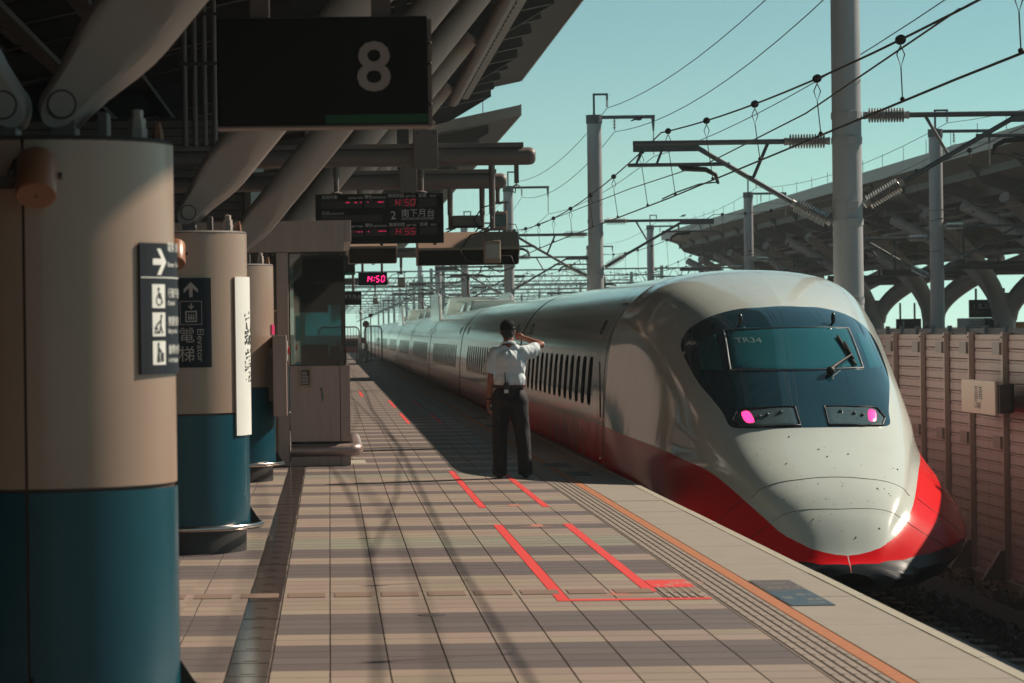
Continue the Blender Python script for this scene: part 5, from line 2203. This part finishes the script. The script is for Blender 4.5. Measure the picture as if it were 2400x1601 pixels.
# elevator sign on the second column
t = thing('elevator_sign', 'dark elevator sign with an up arrow on the second column', 'sign', (CXX + .2, c2 - .55, 1.75))
mb = MB()
curved_panel(mb, c2, D2(-1), D2(31.5), 1.415, 2.09, .004)
mb.build('panel', m_navy, t)
W = wrapper(c2, .0135)
cu_ = CR * D2(15.5)
mb = MB()
arrow(mb, W, cu_, 2.000, .13, PI / 2)
for (x0, x1, z0, z1) in ((-.085, .085, 1.912, 1.916), (-.085, .085, 1.738, 1.742), (-.085, -.081, 1.742, 1.912), (.081, .085, 1.742, 1.912)):
    rect(mb, W, cu_ + x0, cu_ + x1, z0, z1)
for (x0, x1, z0, z1) in ((-.045, .045, 1.832, 1.842), (-.045, .045, 1.758, 1.768), (-.045, -.035, 1.768, 1.832), (.035, .045, 1.768, 1.832)):
    rect(mb, W, cu_ + x0, cu_ + x1, z0, z1)
arrow(mb, W, cu_, 1.876, .05, -PI / 2)
for xx in (-.018, .0, .018):
    disc(mb, W, cu_ + xx, 1.812, .006)
    rect(mb, W, cu_ + xx - .006, cu_ + xx + .006, 1.776, 1.803)
mb.text('電', .125, lambda u, v, h: W(cu_ - .098 + u, 1.615 + v, 0))
mb.text('梯', .125, lambda u, v, h: W(cu_ - .098 + u, 1.470 + v, 0))
mb.text('Elevator', .075, lambda u, v, h: W(cu_ + .045 + v, 1.710 - u, 0))
mb.build('lettering', mat('pale_grey_lettering', (.50, .45, .43), .5), t)

# white station name board wrapped round the second column
t = thing('station_name_board', 'tall white board with vertical black characters on the second column', 'sign', (CXX + .5, c2 - .2, 1.5))
mb = MB()
curved_panel(mb, c2, D2(55.5), D2(118), .89, 2.10, .006, th=.012)
mb.build('panel', m_white, t)
W = wrapper(c2, .0195)
mb = MB()
for i, ch in enumerate('嘉義'):
    mb.text(ch, .27, lambda u, v, h, i=i: W(CR * D2(70.5) + u, 1.605 - i * .285 + v, 0), off=.004)
mb.build('lettering', m_ink, t)
# the same on the third column side is a small magenta label
t = mb = MB()
curved_panel(mb, c3, D2(70), D2(84), 1.655, 1.765, .004)
t = mb.build('warning_label', mat('magenta_label', (.60, .01, .12), .5), bevel=0)
tag(t, 'small magenta label on the third column above the steel cabinet', 'label')


def speaker(y, label):
    # round horn speaker on a bracket, tipped down towards the camera
    cx, cz = -1.125, 2.255
    t = thing('column_speaker', label, 'speaker', (cx, y - CR - .12, cz), 'brown speakers on the columns')
    d = Vector((0.02, -.62, -.78)).normalized()
    top = Vector((cx, y - CR - .06, cz + .105))
    pts = [top, top + d * .012, top + d * .02, top + d * .19, top + d * .20]
    MB().tube(pts, [.050, .073, .078, .080, .076], 28).build('body', m_brown, t, smooth=45)
    f = top + d * .2012
    u = d.cross(Vector((1, 0, 0))).normalized()
    v = d.cross(u).normalized()
    mb = MB()
    for k in range(6):
        r0, r1 = .012 + k * .0105, .018 + k * .0105
        n = 28
        vs = [f + (u * math.cos(2 * PI * i / n) + v * math.sin(2 * PI * i / n)) * rr_ + d * .002 for i in range(n) for rr_ in (r0, r1)]
        mb.add(vs, [(2 * i, 2 * ((i + 1) % n), 2 * ((i + 1) % n) + 1, 2 * i + 1) for i in range(n)])
    mb.build('grille', mat('brown_grille', (.50, .23, .13), .5) if 'brown_grille' not in bpy.data.materials else bpy.data.materials['brown_grille'], t)
    mb = MB()
    mb.tube([f + d * .0005, f + d * .0012], .072, 28)
    mb.build('grille_backing', m_joint, t)
    mb = MB()
    mid = top + d * .10
    mb.bar(mid + Vector((-.09, .0, 0)), mid + Vector((-.09, .15, .04)), .01, .05)
    mb.box(cx - .26, cx - .085, y - CR - .10, y - CR - .085, cz - .02, cz + .035)
    for sx in (-1, 1):
        mb.tube([mid + Vector((sx * .082, 0, 0)), mid + Vector((sx * .098, 0, 0))], .014, 8)
    mb.build('bracket', m_dark, t)
    mb = MB()
    mb.tube([top + Vector((-.03, .02, 0)), top + Vector((-.09, .03, -.01)), top + Vector((-.12, .06, -.06)), top + Vector((-.12, .07, -.12))], .006, 6)
    mb.build('cable', m_wire, t, smooth=60)
    return t


sp0 = speaker(c1, 'brown round speaker on the front of the nearest column')
dup(sp0, (-.027, c2 - c1, -.01), 'brown round speaker on the second column, half hidden by the nearest column')

# ================================================================== FLOOR MARKINGS
def tape(label, x0, x1, y0, y1, m=m_red, cat='floor marking', group='red tape on the platform floor'):
    o = MB().box(x0, x1, y0, y1, .0006, .0028).build('floor_tape', m)
    return tag(o, label, cat, group)


tape('long red tape strip left of the lettered red label', 1.375, 1.452, 18.8, 26.3)
tape('long red tape strip ending at the lettered red label', 1.972, 2.045, 19.4, 26.3)
tape('red tape strip on the floor left of the standing man', 1.385, 1.452, 28.85, 36.5)
tape('red tape strip on the floor by the right foot of the man', 1.98, 2.046, 28.85, 35.6)
tape('thin red tape line crossing the tiles to the tactile strip', 1.453, 2.32, 18.80, 18.92)
tape('far red tape strip in the shade beyond the man, left one', 1.39, 1.45, 55.8, 63)
tape('far red tape strip in the shade beyond the man, right one', 1.98, 2.04, 55.8, 62)
tape('distant red tape strip in the shade, left one', 1.39, 1.45, 67.5, 75)
tape('distant red tape strip in the shade, right one', 1.97, 2.03, 68, 75)
tape('short red tape strip on the sunlit tiles right of the booth', .79, .86, 79.5, 87)
for (x, y, lb) in ((1.74, 29.1, 'faint red arrow between the two middle tape strips'), (1.74, 26.0, 'faint red arrow between the two near tape strips'), (1.80, 19.2, 'faint red arrow beside the thin red tape line')):
    mb = MB()
    mb.add([(x - .16, y, .0012), (x, y - .05, .0012), (x + .16, y, .0012), (x + .05, y + .04, .0012), (x + .05, y + .28, .0012), (x - .05, y + .28, .0012), (x - .05, y + .04, .0012)], [(0, 1, 2, 3, 6), (3, 4, 5, 6)])
    tag(mb.build('floor_arrow', mat('faded_red', (.62, .22, .16), .7, dirt_amt=.9, dirt=(.40, .33, .26), scale=20) if 'faded_red' not in bpy.data.materials else bpy.data.materials['faded_red']), lb, 'floor marking')
t = thing('floor_label', 'red floor label with pale lettering beside the tactile strip', 'floor marking', (2.19, 20, 0))
MB().box(2.05, 2.32, 19.70, 20.28, .0006, .003).build('sheet', m_red, t)
mb = MB()
mb.text('候車線', .13, lambda u, v, h: (2.19 + u * .6, 19.95 + v * 1.6, .0036))
mb.text('WAIT HERE'[0:0] + 'PLATFORM'[0:0] + '2 車', .12, lambda u, v, h: (2.08 + u * .6, 19.78 + v * 1.6, .0036))
mb.build('lettering', mat('pale_pink_print', (.80, .45, .38), .6), t)
mb = MB()
for i in range(5):
    x = 2.075 + i * .05
    mb.prism([(x - .016, 0.0005), (x + .016, 0.0005), (x + .010, .006), (x - .010, .006)], lambda u, v, h: (u, h, v), 18.95, 19.66)
tag(mb.build('tactile_plate', m_tact), 'small ribbed tactile plate below the red floor label', 'tactile plate')


def sticker(label, y0, y1, m, txts, x0=2.725, x1=2.99):
    t = thing('floor_sticker', label, 'floor sticker', ((x0 + x1) / 2, (y0 + y1) / 2, 0), 'stickers on the platform edge')
    MB().box(x0, x1, y0, y1, .0008, .003).build('sheet', m, t)
    if txts:
        mb = MB()
        for (bd, sz, x, y) in txts:
            mb.text(bd, sz, lambda u, v, h, x=x, y=y: (x + u, y + v * 2.6, .0036))
        mb.build('lettering', mat('worn_print', (.40, .38, .33), .7, dirt_amt=.5, scale=30) if 'worn_print' not in bpy.data.materials else bpy.data.materials['worn_print'], t)


sticker('grey half of the worn floor sticker pair on the near granite edge', 19.35, 20.14, m_greyst, [('小心間隙', .045, 2.75, 19.85), ('2 - 8', .05, 2.88, 19.55), ('月台', .05, 2.76, 19.5)])
sticker('blue half of the worn floor sticker pair on the near granite edge', 18.28, 19.345, m_blue, [('往', .075, 2.75, 18.75), ('南下', .06, 2.86, 18.95), ('嘉義', .05, 2.88, 18.65), ('Chiayi', .04, 2.86, 18.45)])
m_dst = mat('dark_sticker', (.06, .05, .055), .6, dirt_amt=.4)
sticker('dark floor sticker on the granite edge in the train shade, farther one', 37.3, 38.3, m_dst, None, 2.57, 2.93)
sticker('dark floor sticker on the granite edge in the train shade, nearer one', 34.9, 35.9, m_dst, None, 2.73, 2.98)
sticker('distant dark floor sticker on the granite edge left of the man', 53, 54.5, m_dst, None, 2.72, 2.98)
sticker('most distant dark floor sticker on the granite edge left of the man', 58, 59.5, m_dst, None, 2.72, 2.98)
t = thing('drain_lid', 'small round dark metal lid set in the tiles', 'lid', (.575, 18.0, 0))
mb = MB()
mb.lathe([(0, .003), (.075, .003), (.080, .0015), (.085, .0004)], (.575, 18.0, 0), 24)
mb.build('lid', m_dark, t, smooth=30)
mb = MB()
for r_ in (.03, .055):
    mb.lathe([(r_ - .006, .0034), (r_ + .006, .0034)], (.575, 18.0, 0), 24)
mb.build('ring', m_mid, t)

# ================================================================== FAR END OF THE PLATFORM
def gate(label, x0, x1, y, zt, skew=0.0):
    t = thing('railing_gate', label, 'railing', (x0, y, 0), 'steel railing gates at the platform end')
    r = .25
    pts = [(x0, y, 0), (x0, y, zt - r)] + [(x0 + r - r * math.cos(a), y, zt - r + r * math.sin(a)) for a in (.4, .8, 1.2, PI / 2)] + [(x1 - r + r * math.sin(a), y, zt - r + r * math.cos(a)) for a in (0, .4, .8, 1.2)] + [(x1, y, zt - r), (x1, y, 0)]
    MB().tube(pts, .04, 8).build('frame', m_mid, t, smooth=60)
    MB().tube([(x0, y, .15), (x1, y, .15)], .03, 6).build('bottom_rail', m_mid, t)
    n = int((x1 - x0) / .16)
    mb = MB()
    mb.tube([(0, 0, .15), (0, 0, zt - .03)], .017, 5)
    b0 = None
    for i in range(1, n):
        x = x0 + (x1 - x0) * i / n
        if b0 is None:
            b0 = mb.build('bar', m_mid, t, org=(x, y, 0), local=True)
        else:
            inst(b0, 'bar', t, (x, y, 0))
    return t


gate('left railing gate with rounded corners at the platform end', -.6, 1.68, 175, 2.0)
gate('right railing gate with rounded corners at the platform end', 1.92, 2.85, 168, 2.02)
for (x, y, z, r_, lb) in ((1.97, 166, 2.12, .19, 'larger orange round sign at the far platform end'), (2.30, 172, 2.62, .12, 'smaller orange round sign above the larger one')):
    t = thing('round_sign', lb, 'sign', (x, y, 0))
    MB().tube([(x, y, z), (x, y + .03, z)], r_, 20).build('disc', mat('orange_disc', (.55, .17, .02), .5) if 'orange_disc' not in bpy.data.materials else bpy.data.materials['orange_disc'], t, smooth=40)
    mb = MB()
    mb.box(x - r_ * .8, x + r_ * .8, y - .012, y - .002, z - .025, z + .025)
    mb.box(x - .025, x + .025, y - .013, y - .003, z - r_ * .8, z + r_ * .8)
    mb.build('cross_mark', m_ink, t)
    MB().tube([(x, y + .06, 0), (x, y + .06, z)], .03, 6).build('pole', m_mid, t)
t = thing('platform_lamp_pole', 'slim pole with a white lamp head at the far platform end', 'lamp', (1.70, 166.5, 0))
MB().tube([(1.70, 166.5, 0), (1.70, 166.5, 3.2)], .045, 8).build('pole', m_mid, t)
MB().ball((1.70, 166.4, 2.75), .09, 10, (1, 1, 1.3)).build('lamp_head', m_white, t, smooth=60)
t = thing('red_stand', 'red framed dark display stand at the platform end', 'stand', (1.15, 172, 0))
MB().box(.8, 1.6, 172, 172.2, .55, 1.35).build('frame', mat('dull_red', (.28, .03, .05), .5), t)
MB().box(.87, 1.53, 171.95, 171.998, .9, 1.25).build('screen', m_board, t)
mb = MB()
for x in (.9, 1.5):
    mb.box(x - .04, x + .04, 172.05, 172.15, 0, .549)
mb.build('leg', m_mid, t)
t = thing('luggage_trolley', 'dark trolley by the railing gates at the platform end', 'trolley', (1.75, 160, 0))
mb = MB()
mb.tube([(1.55, 160, .1), (1.55, 160, 1.1), (1.95, 160, 1.1), (1.95, 160, .1)], .03, 6)
mb.tube([(1.45, 160.3, .15), (2.1, 160.3, .15)], .03, 6)
mb.tube([(1.6, 160, .15), (1.95, 160.2, 1.0)], .03, 6)
mb.build('frame', m_dark, t)
MB().box(1.6, 1.9, 160.02, 160.3, 1.12, 1.42).build('box', m_brown, t, bevel=.02)
mb = MB()
for x in (1.5, 2.05):
    mb.tube([(x, 160.1, .08), (x + .03, 160.1, .08)], .08, 10)
mb.build('wheel', m_black, t)

# lift shaft with louvres behind the columns
t = thing('lift_house', 'dark louvred lift house behind the second column', 'building', (-4, 50, 0))
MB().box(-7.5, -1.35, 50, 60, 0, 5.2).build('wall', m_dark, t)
mb = MB()
mb.prism([(0, 0), (-.06, -.02), (-.02, .10), (0, .10)], lambda u, v, h: (h, u, v), -7.4, -1.40)
lv = mb.build('louvre', m_mid, t, org=(0, 49.99, 3.3), local=True)
for i in range(1, 14):
    inst(lv, 'louvre', t, (0, 49.99, 3.3 + i * .135))
MB().box(-1.349, -1.25, 49.9, 60, 0, 5.3).build('corner_post', m_mid, t)

# station sign on the barrier
t = thing('station_sign', 'pale station name board fixed on the pinkish barrier', 'sign', (7.9, 37.4, .78))
MB().box(7.88, 7.92, 36.45, 38.38, .572, .985).build('panel', mat('beige_board', (.62, .49, .41), .5, var=.04), t, bevel=.01)
fnS = lambda u, v, h: (7.8785 - .0005, 37.52 - u, v)
mb = MB()
mb.text('嘉義', .185, lambda u, v, h: (7.878, 37.62 - u * 1.35, .765 + v))
mb.text('Chiayi', .15, lambda u, v, h: (7.878, 37.60 - u * 1.0, .645 + v))
mb.build('lettering', m_ink, t)
mb = MB()
for y in (36.5, 38.1):
    mb.box(7.925, 8.06, y - .12, y + .12, .60, .94)
    mb.box(8.061, 8.19, y + .3, y + .36, .60, .94)
mb.build('bracket', m_dark, t)
#PART4
# ================================================================== PEOPLE
class Blob:
    def __init__(s):
        s.mb = MB()

    def cap(s, p0, p1, r0, r1, n=14):
        p0 = Vector(p0)
        p1 = Vector(p1)
        d = (p1 - p0).normalized()
        pts = []
        rs = []
        for i in range(6):
            a = -PI / 2 + (PI / 2) * i / 5
            pts.append(p0 + d * r0 * math.sin(a))
            rs.append(max(1e-4, r0 * math.cos(a)))
        for i in range(6):
            a = (PI / 2) * i / 5
            pts.append(p1 + d * r1 * math.sin(a))
            rs.append(max(1e-4, r1 * math.cos(a)))
        s.mb.tube(pts, rs, n)
        return s

    def chain(s, pts, rs):
        for i in range(len(pts) - 1):
            s.cap(pts[i], pts[i + 1], rs[i], rs[i + 1])
        return s

    def ell(s, c, r, n=20):
        s.mb.ball(c, 1.0, n, r)
        return s

    def mesh(s, name, m, voxel, parent, smooth=8, wrinkle=0.0, wscale=9, cut=None, org=None):
        me = bpy.data.meshes.new(name)
        o3 = Vector(ORG[parent.name])
        me.from_pydata([tuple(Vector(p) - o3) for p in s.mb.v], [], s.mb.f)
        o = bpy.data.objects.new(name, me)
        COL.objects.link(o)
        rm = o.modifiers.new('r', 'REMESH')
        rm.mode = 'VOXEL'
        rm.voxel_size = voxel
        sm = o.modifiers.new('s', 'SMOOTH')
        sm.iterations = smooth
        sm.factor = .5
        dg = bpy.context.evaluated_depsgraph_get()
        m2 = bpy.data.meshes.new_from_object(o.evaluated_get(dg))
        bpy.data.objects.remove(o)
        bpy.data.meshes.remove(me)
        m2.name = name
        if wrinkle or cut:
            bm = bmesh.new()
            bm.from_mesh(m2)
            if cut:
                for c_ in cut:
                    co, no = c_[0], c_[1]
                    fsel = [f for f in bm.faces if len(c_) < 3 or c_[2](f.calc_center_median() + o3)]
                    esel = {e for f in fsel for e in f.edges}
                    vsel = {v for f in fsel for v in f.verts}
                    bmesh.ops.bisect_plane(bm, geom=list(vsel) + list(esel) + fsel, plane_co=Vector(co) - o3, plane_no=no, clear_outer=True)
            bm.normal_update()
            if wrinkle:
                for v in bm.verts:
                    p = v.co + o3
                    q = Vector((p.x * wscale, p.y * wscale, p.z * wscale * .55 + p.x * 4))
                    n_ = mnoise.noise(q) + .5 * mnoise.noise(q * 2.1)
                    n_ = 1 - abs(n_) * 2
                    v.co += v.normal * n_ * wrinkle
            bm.to_mesh(m2)
            bm.free()
        m2.materials.clear()
        m2.materials.append(m)
        m2.polygons.foreach_set('use_smooth', [True] * len(m2.polygons))
        ob = bpy.data.objects.new(name, m2)
        COL.objects.link(ob)
        ob.parent = parent
        ORG[ob.name] = ORG[parent.name]
        return ob


MXX, MYY = 2.02, 34.62
man = thing('person', 'man in white short sleeved shirt, dark trousers and cap seen from behind, raising one fist', 'person', (MXX, MYY, 0))
V = lambda x, y, z: (MXX + x, MYY + y, z)
# body (skin)
b = Blob()
b.ell(V(-.01, .035, 1.655), (.074, .092, .112))
b.ell(V(-.01, .075, 1.605), (.050, .055, .055))
b.cap(V(-.01, .135, 1.655), V(-.01, .145, 1.632), .012, .017)          # nose
b.ell(V(-.038, .108, 1.672), (.016, .012, .010))
b.ell(V(.018, .108, 1.672), (.016, .012, .010))
b.ell(V(-.01, .118, 1.590), (.028, .014, .009))
for sx in (-1, 1):
    b.ell(V(-.01 + sx * .078, .03, 1.645), (.012, .024, .034))
b.cap(V(0, .0, 1.42), V(-.005, .02, 1.58), .062, .056)
b.ell(V(0, 0, 1.28), (.165, .09, .19))
b.ell(V(0, 0, 1.02), (.15, .09, .16))
b.cap(V(-.14, 0, 1.41), V(.14, 0, 1.41), .05, .05)
# left arm hanging
b.chain([V(-.165, 0, 1.41), V(-.212, -.015, 1.12), V(-.235, .035, .875)], [.052, .041, .027])
# left hand: palm, four fingers, thumb, closed round a small device
b.ell(V(-.238, .048, .815), (.022, .040, .048))
for i, (fy, ln) in enumerate(((.020, .055), (.040, .062), (.060, .058), (.076, .046))):
    b.chain([V(-.236, fy, .785), V(-.232, fy + .004, .785 - ln * .55), V(-.212, fy + .006, .785 - ln), V(-.190, fy + .006, .785 - ln * .8)], [.010, .0095, .009, .0075])
b.chain([V(-.228, .076, .83), V(-.212, .092, .80), V(-.200, .090, .772)], [.013, .011, .009])
# right arm raised, forearm back to the face
b.chain([V(.155, 0, 1.42), V(.372, .15, 1.500), V(.175, .20, 1.578)], [.054, .041, .028])
b.ell(V(.140, .205, 1.590), (.044, .030, .042))
for i, fz in enumerate((1.617, 1.600, 1.582, 1.566)):
    b.chain([V(.108, .205, fz), V(.092, .232, fz), V(.112, .250, fz), V(.134, .240, fz)], [.0125, .0115, .011, .009])
b.chain([V(.150, .225, 1.622), V(.128, .244, 1.628), V(.106, .244, 1.618)], [.013, .012, .010])
# feet and lower legs inside the clothes keep the figure in one piece
for hx, kx, ax in ((-.09, -.115, -.125), (.09, .132, .165)):
    b.chain([V(hx, 0, .95), V(kx, .01, .52), V(ax, -.01, .09)], [.085, .055, .04])
    b.cap(V(ax, -.02, .05), V(ax, .12, .035), .04, .035)
body = b.mesh('body', m_skin, .007, man, 5)

# trousers
b = Blob()
b.ell(V(0, 0, .955), (.180, .122, .115))
b.ell(V(-.085, -.045, .88), (.105, .105, .115))
b.ell(V(.085, -.045, .88), (.105, .105, .115))
b.chain([V(-.092, -.01, .90), V(-.105, -.005, .70), V(-.118, .012, .50), V(-.122, -.005, .28), V(-.125, -.01, .07)], [.112, .098, .083, .077, .078])
b.chain([V(.092, -.01, .90), V(.110, -.005, .70), V(.138, .012, .50), V(.155, -.005, .28), V(.165, -.01, .07)], [.112, .098, .083, .077, .079])
b.mesh('trousers', m_trous, .010, man, 6, wrinkle=.0075, wscale=11, cut=[((0, 0, 1.045), (0, 0, 1)), ((0, 0, .035), (0, 0, -1))])
# shirt
b = Blob()
b.ell(V(0, 0, 1.27), (.192, .122, .20))
b.ell(V(0, .0, 1.10), (.186, .128, .16))
b.ell(V(0, -.02, 1.33), (.175, .115, .13))
b.cap(V(-.145, 0, 1.415), V(.145, 0, 1.420), .062, .062)
b.cap(V(-.06, 0, 1.45), V(.06, 0, 1.45), .06, .06)
b.chain([V(-.155, 0, 1.405), V(-.205, -.005, 1.27), V(-.228, -.01, 1.175)], [.076, .078, .074])
b.chain([V(.150, 0, 1.405), V(.25, .07, 1.425), V(.338, .128, 1.455)], [.080, .082, .078])
b.mesh('shirt', m_shirt, .009, man, 5, wrinkle=.0085, wscale=9, cut=[((0, 0, 1.035), (0, 0, -1)), (V(-.222, 0, 1.185), (-.2, 0, -1), lambda p: p.x < MXX - .165 - .4 * max(0, 1.2 - p.z) * 0 and p.x < MXX - .196 + .0), (V(.320, .115, 1.45), Vector((.8, .5, .15)).normalized(), lambda p: p.x > MXX + .2)])
b = Blob()
for i in range(16):
    a = 2 * PI * i / 16
    a2 = 2 * PI * (i + 1) / 16
    b.cap(V(-.004 + .064 * math.cos(a), .008 + .066 * math.sin(a), 1.515 - .014 * math.sin(a)), V(-.004 + .064 * math.cos(a2), .008 + .066 * math.sin(a2), 1.515 - .014 * math.sin(a2)), .022, .022, 8)
b.mesh('collar', m_shirt, .008, man, 3)
mb = MB()
mb.tube([V(-.004 + .080 * math.cos(a), .004 + .082 * math.sin(a), 1.494 - .02 * math.sin(a)) for a in [2 * PI * i / 20 for i in range(21)]], .006, 6)
mb.build('lanyard', m_ink, man, smooth=60)
# hair and cap
b = Blob()
b.ell(V(-.01, .012, 1.668), (.083, .088, .102))
b.ell(V(-.01, -.025, 1.625), (.066, .055, .062))
b.mesh('hair', m_hair, .008, man, 3, cut=[(V(0, .055, 1.64), (0, 1, -.35))])
b = Blob()
b.ell(V(-.01, .022, 1.700), (.091, .104, .090))
cap_ = b.mesh('cap', m_cap, .008, man, 3, cut=[(V(0, 0, 1.662), (0, -.12, -1))])
mb = MB()
mb.prism([(.085 * math.cos(a), .075 * math.sin(a)) for a in [PI * i / 10 for i in range(11)]], lambda u, v, h: V(-.01 + u, .10 + v, 1.668 - .25 * v + h), 0, .006)
mb.build('cap_visor', m_cap, man)
mb = MB()
mb.box(*[q for q in (MXX + .045, MXX + .062, MYY - .082, MYY - .070, 1.690, 1.703)])
mb.build('cap_buckle', m_chrome, man)
# belt, radio, watch, held device, shoes
mb = MB()
n = 40
for (rx, ry, zz) in ((.183, .126, 1.020), (.187, .130, 1.020), (.187, .130, 1.050), (.183, .126, 1.050)):
    mb.v += [V(rx * math.cos(2 * PI * i / n), ry * math.sin(2 * PI * i / n), zz) for i in range(n)]
for r_ in range(3):
    for i in range(n):
        mb.f.append((r_ * n + i, r_ * n + (i + 1) % n, (r_ + 1) * n + (i + 1) % n, (r_ + 1) * n + i))
        mb.m.append(0)
mb.build('belt', m_belt, man, smooth=40)
rd = thing('radio', 'black two way radio with a white label clipped on the back of the belt', 'radio', V(-.045, -.15, 1.0))
mb = MB()
mb.box(MXX - .075, MXX - .020, MYY - .178, MYY - .138, .955, 1.075)
mb.build('case', m_ink, rd, bevel=.006)
MB().tube([V(-.055, -.155, 1.07), V(-.060, -.158, 1.195)], [.007, .005], 8).build('antenna', m_ink, rd)
MB().box(MXX - .072, MXX - .024, MYY - .1795, MYY - .1785, .962, 1.0).build('label', m_white, rd)
MB().ball(V(-.03, -.158, 1.082), .009, 8).build('knob', m_ink, rd)
mb = MB()
mb.tube([V(-.233 + .031 * math.cos(a), .030 + .031 * math.sin(a), .895) for a in [2 * PI * i / 16 for i in range(17)]], .010, 6)
tag(mb.build('wrist_watch', m_ink, smooth=60), 'dark watch band on the left wrist of the man', 'watch')
mb = MB()
mb.tube([V(-.205, .02, .785), V(-.205, .12, .80)], [.020, .024], 12)
mb.tube([V(-.206, .0, .782), V(-.205, .03, .786)], [.012, .018], 10)
tag(mb.build('handheld_device', m_tealg, smooth=50), 'small teal device held in the left hand of the man', 'device')
for ax in (-.125, .165):
    b = Blob()
    b.cap(V(ax, -.055, .042), V(ax, .10, .040), .044, .040)
    b.cap(V(ax, .08, .036), V(ax + (.01 if ax > 0 else -.01), .165, .034), .042, .034)
    b.cap(V(ax, -.04, .06), V(ax, .02, .085), .042, .045)
    b.mesh('shoe', m_shoe, .008, man, 3, cut=[((0, 0, .0), (0, 0, -1))])

# small person with a teal backpack beyond the booth
PX2, PY2 = .33, 120.0
p2 = thing('person', 'person with a teal backpack half hidden behind the booth', 'person', (PX2, PY2, 0))
V = lambda x, y, z: (PX2 + x, PY2 + y, z)
b = Blob()
b.ell(V(0, 0, 1.22), (.085, .10, .12))
b.cap(V(0, 0, 1.05), V(0, 0, 1.15), .05, .05)
b.ell(V(0, 0, .88), (.14, .10, .22))
b.chain([V(.14, 0, 1.02), V(.2, .0, .80), V(.16, .12, .62)], [.05, .042, .035])
b.chain([V(-.14, 0, 1.02), V(-.2, .0, .80), V(-.16, .12, .62)], [.05, .042, .035])
for sx in (-1, 1):
    b.chain([V(sx * .08, 0, .68), V(sx * .10, .03, .38), V(sx * .11, 0, .06)], [.085, .065, .05])
    b.cap(V(sx * .11, -.02, .04), V(sx * .11, .14, .035), .045, .035)
b.mesh('body', m_skin, .02, p2, 3)
b = Blob()
b.ell(V(0, 0, .88), (.16, .12, .23))
b.chain([V(.14, 0, 1.02), V(.2, .0, .84)], [.065, .06])
b.chain([V(-.14, 0, 1.02), V(-.2, .0, .84)], [.065, .06])
b.mesh('jacket', mat('dark_cloth', (.03, .02, .025), .8), .02, p2, 2)
b = Blob()
b.ell(V(.02, -.15, .90), (.15, .10, .20))
b.mesh('backpack', m_jacket, .02, p2, 2)
b = Blob()
for sx in (-1, 1):
    b.chain([V(sx * .08, 0, .68), V(sx * .10, .03, .38), V(sx * .11, 0, .08)], [.095, .078, .07])
b.mesh('trousers', mat('maroon_cloth', (.10, .03, .035), .8), .02, p2, 2)
b = Blob()
b.ell(V(0, -.02, 1.25), (.09, .10, .11))
b.mesh('hair', m_hair, .015, p2, 2)
